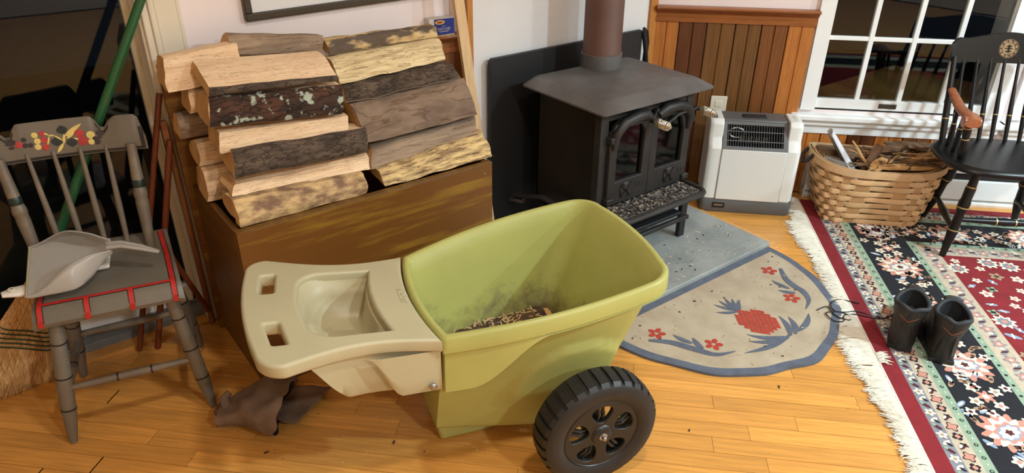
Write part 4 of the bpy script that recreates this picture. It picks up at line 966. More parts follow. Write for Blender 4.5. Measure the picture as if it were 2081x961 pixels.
# ================================================================== BASKET (local frame of the window wall)
m_splint = mat('ash_splint', (218, 178, 132), .6, var=.14, vscale=9, rand=.16, bump=.08, bscale=60); m_stave = mat('ash_stave', (196, 152, 104), .65, var=.14, vscale=9, rand=.1)
bs = thing('splint_basket', 'woven splint basket of kindling standing by the black armchair', 'basket', Bp(1.165, 3.03, .009), RB)
def bout(t, a, off=0):     # t 0 bottom..1 top ; superellipse
    rx = lerp(.194, .262, t**.9)+off; ry = lerp(.118, .150, t**.8)+off; n = lerp(.34, .62, t)
    c, s = math.cos(a), math.sin(a); z = .245*t+(.030*abs(c)**2*t**3)
    return (rx*math.copysign(abs(c)**n, c), ry*math.copysign(abs(s)**n, s), z)
NA = 120; NST = 24
for k in range(NST):
    a = 2*PI*(k+.5)/NST; wdt = 2*PI/NST*.36
    MB().grid(lambda i, j: bout(j, a+(2*i-1)*wdt, -.001), 2, 12).build('stave', m_stave, bs, smooth=60, normals=False)
rows = 9
for r in range(rows):
    t0 = (r+.06)/rows; t1 = (r+.90)/rows; ph = (r % 2)*PI
    NW = NST*6
    def wv(i, j):
        a = 2*PI*i; off = .0055*math.sin(a*NST/2+ph)+.0012
        return bout(lerp(t0, t1, j), a, off+(.0012*math.sin(PI*j)))
    w_ = MB().grid(wv, NW, 3).build('weaver', m_splint, bs, smooth=60, normals=False)
for o_ in (.007, -.005):
    MB().loft([[bout(1.0, 2*PI*k/NA, o_+q) for k in range(NA)] if False else [(lambda p: (p[0], p[1], p[2]+dz))(bout(1.0, 2*PI*k/NA, o_+q)) for k in range(NA)] for q, dz in ((-.002, -.020), (.002, -.020), (.002, .010), (-.002, .010), (-.002, -.020))], caps=False).build('rim_hoop', m_splint, bs, smooth=50)
MB().grid(lambda i, j: (lerp(-.19, .19, i)*.99, lerp(-.11, .11, j), .004), 4, 4).build('basket_floor', m_stave, bs, normals=False)
m_lea = mat('dark_leather', (44, 36, 32), .6)
for s in (-1, 1):
    MB().tube([(s*.272, -.045, .275), (s*.290, -.04, .245), (s*.295, 0, .225), (s*.290, .04, .245), (s*.272, .045, .275)], .008, 8).build('handle', m_lea, bs)
    MB().box((s*.264-.006, -.06, .24), (s*.264+.010, .06, .268)).build('handle_binding', m_stave, bs, bevel=.004)
# metal pan in the basket, paper, kindling
mp = thing('metal_pan', 'shiny metal pan set inside the splint basket', 'pan', Bp(1.14, 3.05, .05), RB)
MB().lathe([(0, .06), (.07, .06), (.085, .075), (.105, .185), (.112, .187), (.112, .190), (.102, .188), (.083, .078), (.068, .064), (0, .064)], 36).build('bowl', m_steel, mp)
pr_ = thing('paper_roll', 'curled grey-white paper sticking up from the left end of the basket', 'paper', Bp(1.0, 3.0, .1), RB)
m_paper = mat('grey_white_paper', (206, 206, 212), .6, var=.04)
def pp2(i, j):
    t = i; x = lerp(-.06, .075, t); z = lerp(.285, .09, t); a = lerp(-1.7, 1.9, j); r = lerp(.020, .034, t)
    return (x+.4*r*math.cos(a), -.01+r*1.5*math.sin(a), z+r*math.cos(a)*.8)
o = MB().grid(pp2, 16, 14).build('sheet', m_paper, pr_, smooth=70, normals=False); so = o.modifiers.new('solid', 'SOLIDIFY'); so.thickness = .0025
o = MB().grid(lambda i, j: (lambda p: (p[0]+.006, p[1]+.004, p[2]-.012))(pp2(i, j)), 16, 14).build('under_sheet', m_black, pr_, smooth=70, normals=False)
m_kind = mat('kindling_tan', (196, 150, 96), .8, var=.2, vscale=6, stretch=(2, 16, 16), rand=.15, bump=.4, bscale=30); m_kindd = mat('kindling_brown', (112, 84, 60), .85, var=.25, vscale=6, stretch=(2, 16, 16), rand=.2, bump=.4, bscale=30)
def stick(x, y, z, l, w, h, yaw, tilt, m, lab, pointed=True):
    z += .016; w *= 1.25; h *= 1.3
    M = T(*Bp(1.165+x, 3.03+y, .009+z)) @ Rz(RB+yaw) @ Matrix.Rotation(tilt, 4, 'Y')
    rings = []
    for k in range(9):
        t = k/8; f = (.35+.65*math.sin(PI*min(1, .12+t*.8))) if pointed else 1; xx = lerp(-l/2, l/2, t)
        rings.append([(xx, w/2*f*c+.004*nz(xx*20, lab.__len__(), c), h/2*f*s+.005*nz(xx*16, 3, lab.__len__()*.1)) for c, s in ((-1, -1), (1, -.8), (.8, 1), (-1, .7))])
    o = MB().loft(rings).build('kindling_stick', m, smooth=0); o.matrix_world = M; tag(o, lab, 'kindling', 'kindling in the basket'); return o
stick(.125, -.085, .248, .30, .050, .012, .06, -.04, m_kind, 'longest pale split stick lying across the front of the basket rim')
stick(.13, -.055, .272, .17, .030, .010, -.1, -.25, m_kind, 'short tan stick slanting on top of the longest pale stick')
stick(.17, -.02, .268, .16, .022, .012, .5, -.15, m_kind, 'tan stick at the right end of the basket')
stick(.10, .02, .292, .22, .03, .016, .15, -.12, m_kindd, 'weathered brown stick on top of the kindling heap')
stick(.14, .05, .296, .20, .026, .014, -.12, -.05, m_kindd, 'weathered brown stick at the back of the kindling heap')
stick(.17, .0, .302, .14, .02, .012, .3, .12, m_kindd, 'short brown stick topping the kindling heap')
stick(-.02, -.02, .262, .10, .024, .024, .9, -.55, m_kindd, 'round brown stick end standing up in the metal pan', False)
stick(-.075, -.06, .262, .17, .009, .006, -.6, .85, m_kind, 'thin pale sliver leaning beside the curled paper')
stick(-.015, -.08, .245, .09, .045, .012, .8, -.35, m_kind, 'broad pale chip in the middle of the basket front')
stick(-.19, .02, .262, .12, .05, .02, .3, .2, m_kindd, 'grey-brown bark piece at the left end of the basket')
stick(-.17, -.06, .24, .12, .035, .02, -.2, .1, mat('kindling_grey', (142, 132, 122), .85, var=.2), 'grey weathered stick below the curled paper')
stick(.02, .06, .235, .36, .08, .03, .05, 0, m_kindd, 'brown bark strip deep in the basket', False)
stick(.08, -.03, .225, .30, .07, .03, -.05, 0, m_kindd, 'dark stick under the pale sticks in the basket', False)

ksp = MB(); rk = random.Random(21)
for k in range(90):
    x = rk.uniform(-.10, .22); y = rk.uniform(-.10, .10); z = .255+.045*math.exp(-((x-.14)/.10)**2)*(1-(y/.14)**2)+rk.uniform(-.004, .008); l = rk.uniform(.03, .085); w = rk.uniform(.0015, .005)
    ksp.box((-l, -w, -.0015), (l, w, .0015), rk.choice((0, 1, 1)), T(*Bp(1.165+x, 3.03+y, .009+z)) @ Rz(RB+rk.gauss(0, .45)) @ Matrix.Rotation(rk.gauss(0, .16), 4, 'Y') @ Matrix.Rotation(rk.random(), 4, 'X'))
tag(ksp.build('kindling_splinters', [m_kind, m_kindd], smooth=0), 'heap of thin splinters and bark strips filling the basket', 'kindling', kind='stuff')

# ================================================================== BLACK ARMCHAIR (local: x along window wall, y towards it)
m_lac = mat('black_lacquer', (15, 14, 15), .34, spec=.4); m_gold = mat('gold_paint', (196, 170, 110), .35, metal=.5); m_cherry = mat('cherry_wood', (156, 90, 56), .35, var=.15, vscale=8, stretch=(6, 6, 2), coat=.2)
bc = thing('black_armchair', 'black lacquered spindle-back armchair with cherry arms standing on the oriental rug', 'chair', Bp(1.56, 2.81, .0095), RB)
def so_(a, ins=0):
    c, s = math.cos(a), math.sin(a); return ((.262-ins)*math.copysign(abs(c)**.62, c), (.195-ins)*math.copysign(abs(s)**.7, s)-.0)
rings = []
for ins, z in ((.03, .348), (.006, .358), (0, .368), (.003, .378), (.016, .385)): rings.append([(*so_(2*PI*k/56, ins), z) for k in range(56)])
sbk = MB().loft(rings)
def dish(i, j):
    a = 2*PI*i; x, y = so_(a, .016); f = 1-j; return (x*f, y*f, .385-.012*sm(0, .5, j))
sbk.grid(dish, 56, 6); sbk.build('seat', m_lac, bc, smooth=50)
bl_p = [(0, .0115), (.14, .0145), (.30, .0200), (.32, .0185), (.50, .0150), (.56, .0205), (.63, .0215), (.66, .0180), (.78, .0190), (.82, .0160), (1, .0140)]
for fx, fy, tx, ty in ((-.188, -.137, -.145, -.105), (.20, -.137, .15, -.105), (-.135, .225, -.100, .125), (.235, .22, .15, .12)):
    turned((fx, fy, 0), (tx, ty, .362), bl_p, 'leg', m_lac, bc, (.31, .57, .80), 16, m_gold)
stp = [(0, .009), (.3, .012), (.45, .0155), (.5, .0165), (.55, .0155), (.7, .012), (1, .009)]
turned((-.170, -.122, .155), (.178, -.122, .155), stp, 'stretcher', m_lac, bc, (.40, .60), 12, m_gold)
for s, xr in ((-1, -.124), (1, .198)): turned((s*.178, -.126, .115), (xr, .185, .115), stp, 'stretcher', m_lac, bc, (), 12)
# crest
def cz(x): a = abs(x); return .762+.030*math.exp(-(x/.13)**2)*1.0+.006*sm(.16, .2, a)-.02*sm(.2, .216, a)
rings = []
for k in range(41):
    x = -.216+.432*k/40; yb = .212+.030*(1-(x/.216)**2)+.012; zt = cz(x); zb = .682-.006*(1-(x/.216)**2)
    rings.append([(x, yb-.004, zb), (x, yb+.004, (zb+zt)/2), (x, yb+.014, zt-.004), (x, yb+.02, zt), (x, yb+.028, zt-.004), (x, yb+.018, (zb+zt)/2), (x, yb+.010, zb)])
bcr = MB().loft(rings).build('crest_rail', m_lac, bc, smooth=40)
yb0 = .212+.030+.012
Ms = T(0, yb0+.0035, .732) @ Matrix.Rotation(PI/2-.16, 4, 'X')
m_seal = mat('gilt_seal', (172, 142, 104), .5, col2=(120, 92, 62), vscale=60)
MB().lathe([(0, -.002), (.036, -.002), (.036, .0012), (0, .0012)], 40, Ms).build('round_seal', m_seal, bcr, smooth=30)
sl = MB()
for r in (.0335, .024):
    sl.tube([tuple(Ms @ Vector((r*math.cos(2*PI*k/40), r*math.sin(2*PI*k/40), .0016))) for k in range(41)], .0008, 5, caps=False)
for k in range(10):
    a = 2*PI*k/10; sl.box((.026, -.002, .0008), (.0315, .002, .0022), 0, Ms @ Rz(a))
for (x0, y0, x1, y1) in ((-.011, -.012, .011, -.008), (-.014, -.002, .014, .002), (-.009, .007, .009, .011), (-.003, -.014, .003, .014)): sl.box((x0, y0, .0008), (x1, y1, .0022), 0, Ms)
sl.build('seal_relief', m_lac, bcr, smooth=0)
for x0, x1 in ((-.155, -.160), (-.10, -.105), (-.05, -.052), (0, 0), (.05, .052), (.10, .105), (.155, .160)):
    turned((x0, .158-.02*abs(x0)/.2, .38), (x1, .212+.03*(1-(x1/.216)**2)+.016, .695), [(0, .0075), (.35, .0095), (.7, .006), (1, .0055)], 'spindle', m_lac, bc, (.33,), 10, m_gold)
for s in (-1, 1):
    turned((s*.205, .11, .375), (s*.203, .225, .70), [(0, .011), (.3, .013), (1, .010)], 'back_post', m_lac, bc, (.3,), 12, m_gold)
    # arm: scrolled cherry arm
    ap = [(s*.207, .155, .585), (s*.212, .10, .572), (s*.218, .03, .556), (s*.222, -.04, .553), (s*.224, -.085, .556), (s*.224, -.105, .545), (s*.223, -.108, .525)]
    rings = []
    for (x, y, z), w, h in zip(ap, (.016, .019, .022, .026, .030, .030, .026), (.011, .011, .011, .012, .015, .016, .010)):
        rings.append([(x+w*math.cos(2*PI*k/16), y+(0 if z > .55 else -.004), z+h*math.sin(2*PI*k/16)) for k in range(16)])
    MB().loft(rings[:5]+[[(p[0], p[1]-.012, p[2]*1-.004) for p in rings[5]]]).build('arm', m_cherry, bc, smooth=50)
    MB().tube([(s*.224-.028, -.100, .540), (s*.224+.028, -.100, .540)], .021, 18).build('arm_scroll', m_cherry, bc)
    for (y, r) in ((.06, .009), (.0, .010)): turned((s*.205, y, .378), (s*.216, y-.02, .552), [(0, r*.8), (.5, r), (1, r*.7)], 'arm_spindle', m_lac, bc, (.62,), 10, m_gold)
    turned((s*.200, -.068, .378), (s*.221, -.075, .546), [(0, .013), (.2, .017), (.45, .0165), (.5, .0125), (.7, .0155), (1, .011)], 'arm_post', m_lac, bc, (.52, .78), 14, m_gold)

# ================================================================== ORIENTAL RUG
rug = thing('oriental_rug', 'red, black and sage oriental rug with floral borders and white fringe', 'rug', (2.861, 1.569, 0), RB)
RX, RY = 2.1, 2.6
m_rred = mat('rug_red', (128, 26, 34), .95, var=.12, vscale=14, bump=.2, bscale=500); m_rgrey = mat('rug_slate', (128, 128, 136), .95, var=.1, vscale=40, bump=.2, bscale=500); m_rbeige = mat('rug_beige', (188, 170, 148), .95, var=.1, vscale=40, bump=.2, bscale=500)
m_rsage = mat('rug_sage', (142, 162, 138), .95, var=.08, vscale=40, bump=.2, bscale=500); m_rblack = mat('rug_navy', (20, 20, 28), .95, var=.2, vscale=40, bump=.2, bscale=500); m_rwhite = mat('rug_ivory', (224, 212, 190), .95); m_rpink = mat('rug_rose', (196, 134, 116), .95); m_rblue = mat('rug_blue', (138, 154, 178), .95); m_rbrown = mat('rug_plum', (82, 34, 38), .95); m_rgold = mat('rug_tan', (166, 140, 110), .95)
box('rug_base', (0, -RY, 0), (RX, 0, .0078), m_rred, rug, .003)
INS = [(0, m_rred), (.055, m_rgrey), (.090, m_rbeige), (.135, m_rsage), (.165, m_rblack), (.355, m_rsage), (.380, m_rbeige), (.455, m_rred)]
for k, (d, m) in enumerate(INS[1:]):
    z = .0078+.0001*(k+1)
    MB().add([(d, -RY+d, z), (RX-d, -RY+d, z), (RX-d, -d, z), (d, -d, z)], [(0, 1, 2, 3)]).build('border_band' if k < 6 else 'centre_field', m, rug, smooth=0, normals=False)
pat = MB(); PM = [m_rwhite, m_rpink, m_rblue, m_rbrown, m_rgold, m_rsage, m_rblack, m_rred, m_rgrey]
Z0 = .0088
def blob(x, y, r, n, amp, rot, mi, lay=0, sx=1, sy=1):
    K = max(10, n*6); P = []
    for k in range(K):
        a = 2*PI*k/K; q = r*(1+amp*math.cos(n*a)); px, py = q*math.cos(a)*sx, q*math.sin(a)*sy
        P.append((x+px*math.cos(rot)-py*math.sin(rot), y+px*math.sin(rot)+py*math.cos(rot), Z0+.00008*lay))
    if any(not (.004 < p[0] < RX and -RY < p[1] < -.004) for p in P): return
    pat.add(P+[(x, y, Z0+.00008*lay)], [(k, (k+1) % K, K) for k in range(K)], mi)
def flower(x, y, r, rot, c1, c2, n=5): blob(x, y, r, n, .28, rot, c1, 1); blob(x, y, r*.4, 6, .1, rot, c2, 2)
def leaf(x, y, l, w, rot, c, lay=1): blob(x, y, l, 1, .0, rot, c, lay, 1, w/l)
def palmette(x, y, r, rot):
    blob(x, y, r, 12, .16, rot, 1, 0); blob(x, y, r*.84, 10, .2, rot+.2, 0, 1, 1, .86); blob(x, y, r*.62, 8, .12, rot, 1, 2, 1, .8); blob(x, y, r*.5, 8, .0, rot, 2, 3, 1.1, .72); blob(x, y, r*.42, 8, .12, rot, 0, 4, 1.1, .7); blob(x, y, r*.15, 5, .2, rot, 3, 5)
rnd = random.Random(3)
def along(side, d, t):   # side 0: left edge (x=d), side 1: far edge (y=-d)
    return (d, -t) if side == 0 else (t, -d)
for side in (0, 1):
    Lm = 1.75 if side == 0 else 1.2
    t = .075
    k = 0
    while t < Lm:       # slate guard border
        x, y = along(side, .0725, t); r_ = 0 if side == 0 else PI/2
        if k % 3 == 0: flower(x, y, .013, k, 0, 4)
        elif k % 3 == 1: leaf(x, y, .015, .006, .7+r_, 0); leaf(x+.006, y-.006, .010, .004, -.7+r_, 6, 2)
        else: leaf(x, y, .014, .006, -.8+r_, 3); blob(x-.008, y+.01, .006, 5, .2, 0, 5, 2)
        t += .030; k += 1
    t = .11; k = 0
    while t < Lm:       # beige border
        x, y = along(side, .1125, t)
        if k % 3 == 0: blob(x, y, .0155, 4, .3, .4, 6, 0); blob(x, y, .0125, 4, .3, .4, 1, 1)
        elif k % 3 == 1:
            for q in range(4): blob(x+.009*math.cos(q*PI/2+.4), y+.009*math.sin(q*PI/2+.4), .0065, 4, .1, 0, 6, 0)
            blob(x, y, .007, 4, .1, 0, 1, 1)
        else: leaf(x, y, .017, .006, .5+k, 3, 1); leaf(x+.005, y+.006, .012, .004, -.6, 6, 2); leaf(x-.006, y, .010, .004, .9, 0, 2)
        t += .038; k += 1
    t = .15; k = 0
    while t < Lm:       # sage line dots
        x, y = along(side, .150, t); blob(x, y, .0058 if k % 2 == 0 else .0028, 6, 0, 0, 6 if k % 2 == 0 else 0, 1)
        if k % 2 == 0: blob(x, y, .003, 6, 0, 0, 5, 2)
        x, y = along(side, .3675, t+.25)
        if t+.25 < Lm: blob(x, y, .005 if k % 2 == 0 else .0026, 6, 0, 0, 6 if k % 2 == 0 else 0, 1)
        t += .024; k += 1
    t = .28 if side == 0 else .26; k = 0
    while t < Lm:       # navy main border: palmettes and sprays
        x, y = along(side, .262, t)
        if k % 2 == 0: palmette(x, y, .072, rnd.random()*6)
        else:
            for q in range(4): 
                a = q*PI/2+.6; flower(x+.045*math.cos(a), y+.045*math.sin(a), .017, rnd.random()*6, 0, 1 if q % 2 else 4)
            blob(x, y, .022, 6, .3, .3, 1, 1); blob(x, y, .010, 6, .2, 0, 0, 2)
        tm = t+.075
        for q in range(9):
            dd = .175+.175*rnd.random(); xx, yy = along(side, dd, tm+rnd.uniform(-.035, .035))
            if q % 3 == 0: flower(xx, yy, .0155, rnd.random()*6, 0, 3)
            elif q % 3 == 1: leaf(xx, yy, .021, .008, rnd.random()*6, 2); leaf(xx, yy, .013, .004, rnd.random()*6, 0, 2)
            else: leaf(xx, yy, .019, .008, rnd.random()*6, 4); blob(xx, yy, .006, 5, .2, 0, 3, 2)
        t += .15; k += 1
    t = .42; k = 0
    while t < Lm:       # inner beige border
        x, y = along(side, .418, t)
        if k % 2: blob(x, y, .020, 5, .3, k, 8, 0); flower(x, y, .014, k, 1, 0)
        else: leaf(x, y, .024, .009, .8 if side == 0 else 2.3, 8, 0); leaf(x, y, .015, .005, .3, 3, 1); blob(x, y+.018, .008, 5, .2, 0, 0, 1)
        t += .042; k += 1
pts = []
tries = 0
while len(pts) < 170 and tries < 6000:    # red field
    tries += 1
    x = rnd.uniform(.475, 1.35); y = -rnd.uniform(.475, 1.45); r = rnd.choice((.018, .018, .024, .034))
    if all((x-a)**2+(y-b)**2 > (r+c)**2*1.05 for a, b, c in pts):
        pts.append((x, y, r)); c = rnd.random()
        if r > .03: blob(x, y, r, 9, .2, rnd.random()*6, 0, 1); blob(x, y, r*.66, 8, .15, 0, 8, 2); blob(x, y, r*.3, 6, .1, 0, 1, 3)
        elif c < .4: flower(x, y, r*.85, rnd.random()*6, 0, 1)
        elif c < .7: leaf(x, y, r*1.15, r*.42, rnd.random()*6, 2); leaf(x, y, r*.7, r*.2, rnd.random()*6, 0, 2)
        elif c < .85: blob(x, y, r*.9, 4, .3, rnd.random()*6, 5, 1); blob(x, y, r*.5, 4, .3, .5, 6, 2)
        else: blob(x, y, r*.9, 5, .3, rnd.random()*6, 4, 1); blob(x, y, r*.4, 5, .3, .5, 3, 2)
tag(pat.build('woven_motifs', PM, rug, smooth=0, normals=False), kind='stuff')
# fringe along the short edge (x<0)
m_fringe = mat('fringe_cotton', (222, 214, 198), .9, rand=.05, var=.06, vscale=30)
fb = MB(); rf = random.Random(11)
t = .0
while t < 1.95:
    ln = .074+.018*math.sin(t*7)+rf.uniform(-.012, .014); y = -t; sw = .016*math.sin(t*9+1)+.010*math.sin(t*31)+rf.uniform(-.012, .012)
    if t < .24: ln *= .72
    for q in range(7):
        dy = rf.uniform(-.005, .005); z1 = rf.uniform(.002, .009)
        fb.tube([(.003, y+dy*.5, .006), (-ln*.35, y+dy+sw*.2, .007+rf.random()*.006), (-ln*.7, y+dy*1.6+sw*.6+rf.uniform(-.003, .003), .004+rf.random()*.006), (-ln*(1+rf.uniform(-.15, .12)), y+dy*2.6+sw+rf.uniform(-.007, .007), z1)], [.0023, .0023, .0020, .0008], 4, caps=False)
    t += .0068
tag(fb.build('fringe', m_fringe, rug, smooth=60, normals=False), kind='stuff')
MB().tube([(-.001, -.003, .006), (-.001, -RY+.003, .006)], .0045, 6).build('selvage_cord', m_fringe, rug)
# a few fringe strands flipped up onto the border by the boots
fb = MB()
for k in range(34):
    y = -1.185+rf.uniform(-.025, .025); a = rf.uniform(-.5, .5); l = rf.uniform(.02, .045)
    fb.tube([(.0, y, .010), (l*.5, y+a*l*.4, .016), (l, y+a*l, .0105)], [.0020, .0018, .0007], 4, caps=False)
tag(fb.build('flipped_fringe', m_fringe, rug, smooth=60, normals=False), kind='stuff')

# ================================================================== HALF-ROUND HEARTH RUG
hr = thing('hearth_rug', 'half-round beige hearth rug with blue border and red pineapple', 'rug', (1.88, 1.375, 0))
m_hbeige = mat('hooked_beige', (186, 170, 146), .95, col2=(170, 152, 128), vscale=9, bump=.25, bscale=420); m_hblue = mat('hooked_blue', (92, 98, 112), .95, var=.12, vscale=30, bump=.25, bscale=420); m_hred = mat('hooked_red', (176, 58, 42), .95, var=.1, vscale=40, bump=.25, bscale=420)
def hro(k, ins=0):
    a = -PI*k/64; wob = .006*math.sin(9*a)+.004*math.sin(17*a+1); return ((.480-ins)*math.cos(a), (.532-ins)*math.sin(a)+wob*(1 if ins == 0 else .8)-ins*0)
def wavez(k): return max(0, .005*math.sin(k*.9)*math.exp(-((k-36)/9)**2))+max(0, .006*math.sin(k*.7+1)*math.exp(-((k-14)/6)**2))
brd = MB()
o0 = [(*hro(k), .001) for k in range(65)]; o1 = [(*hro(k), .0095+wavez(k)) for k in range(65)]; o2 = [(*hro(k, .030), .0105) for k in range(65)]
o2 = [(x, min(y, -.030), z) for x, y, z in o2]
brd.loft([o0, o1, o2], False, 0, False)
brd.add([(-.480, 0, .001), (-.480, 0, .0100), (.480, 0, .0100), (.480, 0, .001)], [(0, 1, 2, 3)]); brd.add([(-.480, 0, .0095), (.480, 0, .0095), o2[0], o2[-1]], [(0, 1, 2, 3)])
brd.build('blue_border', m_hblue, hr, smooth=50, normals=False)
fld = MB(); F = [o2[0]]+o2[1:]; c0 = (0, -.2, .0108)
fld.add([c0]+o2, [(0, k+1, k+2) for k in range(64)]+[(0, 65, 1)]); fld.build('beige_field', m_hbeige, hr, smooth=0, normals=False)
hz = [.0118]
def hpoly(P, m, name):
    n = len(P); cx = sum(p[0] for p in P)/n; cy = sum(p[1] for p in P)/n
    MB().add([(cx, cy, hz[0])]+[(x, y, hz[0]) for x, y in P], [(0, 1+k, 1+(k+1) % n) for k in range(n)]).build(name, m, hr, smooth=0, normals=False)
def hlens(a, b, w, m, name, bend=.0):
    dx, dy = b[0]-a[0], b[1]-a[1]; l = math.hypot(dx, dy); nx, ny = -dy/l, dx/l; A = []; B_ = []
    for k in range(11):
        t = k/10; h = w*math.sin(PI*min(1, t*.86+.14))**.9*(1 if t < 1 else 0); bb = bend*math.sin(PI*t)
        A.append((a[0]+dx*t+nx*(h+bb), a[1]+dy*t+ny*(h+bb))); B_.append((a[0]+dx*t-nx*(h-bb), a[1]+dy*t-ny*(h-bb)))
    V = [(x, y, hz[0]) for p, q in zip(A, B_) for x, y in (p, q)]
    MB().add(V, [(2*k, 2*k+1, 2*k+3, 2*k+2) for k in range(10)]).build(name, m, hr, smooth=0, normals=False)
def hband(P, ws, m, name):
    V = []
    for k, (x, y) in enumerate(P):
        a = P[max(0, k-1)]; c = P[min(len(P)-1, k+1)]; tx, ty = c[0]-a[0], c[1]-a[1]; l = math.hypot(tx, ty); nx, ny = -ty/l*ws[k], tx/l*ws[k]; V += [(x+nx, y+ny, hz[0]), (x-nx, y-ny, hz[0])]
    MB().add(V, [(2*k, 2*k+1, 2*k+3, 2*k+2) for k in range(len(P)-1)]).build(name, m, hr, smooth=0, normals=False)
PINE = [(-.035, -.231), (-.002, -.215), (.027, -.229), (.058, -.26), (.072, -.294), (.062, -.335), (.026, -.362), (-.022, -.364), (-.054, -.333), (-.068, -.30), (-.063, -.266)]
# pineapple: red diamonds with beige lattice between them
pc = (.002, -.295); pa = math.atan2(-.05, .0)
def inside(x, y):
    c = False; j = len(PINE)-1
    for i in range(len(PINE)):
        if (PINE[i][1] > y) != (PINE[j][1] > y) and x < (PINE[j][0]-PINE[i][0])*(y-PINE[i][1])/(PINE[j][1]-PINE[i][1])+PINE[i][0]: c = not c
        j = i
    return c
dm = MB()
for i in range(-9, 10):
    for j in range(-9, 10):
        x = pc[0]+(i-j)*.0098; y = pc[1]+(i+j)*.0125
        if inside(x, y):
            s_ = .0086; t_ = .0112
            dm.add([(x-s_, y, hz[0]), (x, y-t_, hz[0]), (x+s_, y, hz[0]), (x, y+t_, hz[0])], [(0, 1, 2, 3)])
dm.build('pineapple', m_hred, hr, smooth=0, normals=False)
LENS = [((-.002, -.215), (-.038, -.139)), ((-.008, -.219), (-.07, -.176)), ((0, -.212), (-.003, -.134)), ((.001, -.213), (.028, -.136)), ((.006, -.213), (.046, -.155)), ((.01, -.216), (.063, -.174)), ((.017, -.408), (-.182, -.377)), ((.003, -.413), (-.118, -.346)), ((0, -.403), (-.092, -.318)), ((.021, -.411), (.089, -.317)), ((.042, -.415), (.111, -.34)), ((.066, -.411), (.186, -.372)), ((.27, -.239), (.268, -.164)), ((.262, -.269), (.228, -.219)), ((-.274, -.244), (-.289, -.174)), ((-.269, -.285), (-.248, -.224))]
for k, (a, b_) in enumerate(LENS): hz[0] = .0118+.0001*(k % 4); hlens(a, b_, (.0075 if k < 6 else .0105 if k < 12 else .010), m_hblue, 'blue_leaf', (.004 if k < 6 else .014 if k in (6, 7, 8) else -.010 if k < 12 else .004))
def dens(P, n=5):
    Q = []
    for k in range(len(P)-1):
        p0 = P[max(0, k-1)]; p1 = P[k]; p2 = P[k+1]; p3 = P[min(len(P)-1, k+2)]
        for q in range(n):
            t = q/n; Q.append(tuple(.5*((2*p1[i])+(-p0[i]+p2[i])*t+(2*p0[i]-5*p1[i]+4*p2[i]-p3[i])*t*t+(-p0[i]+3*p1[i]-3*p2[i]+p3[i])*t**3) for i in range(2)))
    Q.append(P[-1]); return Q
for P in ([(.368, -.133), (.32, -.189), (.30, -.239), (.293, -.28), (.259, -.325), (.201, -.351)], [(-.376, -.149), (-.327, -.199), (-.292, -.268), (-.259, -.328), (-.194, -.355)]):
    Q = dens(P); hband(Q, [.0125*math.sin(PI*min(1, .12+.88*k/(len(Q)-1)))+.001 for k in range(len(Q))], m_hblue, 'blue_branch')
for fx, fy in ((.319, -.117), (.222, -.28), (-.222, -.289), (-.327, -.138)):
    fm = MB()
    for q in range(5):
        a = 2*PI*q/5+.5; cx, cy = fx+.0185*math.cos(a), fy+.0185*math.sin(a)
        fm.add([(cx+.0125*math.cos(b)*math.cos(a)-.009*math.sin(b)*math.sin(a), cy+.0125*math.cos(b)*math.sin(a)+.009*math.sin(b)*math.cos(a), .0120) for b in [2*PI*w/14 for w in range(14)]], [tuple(range(14))])
    fm.build('red_flower', m_hred, hr, smooth=0, normals=False)
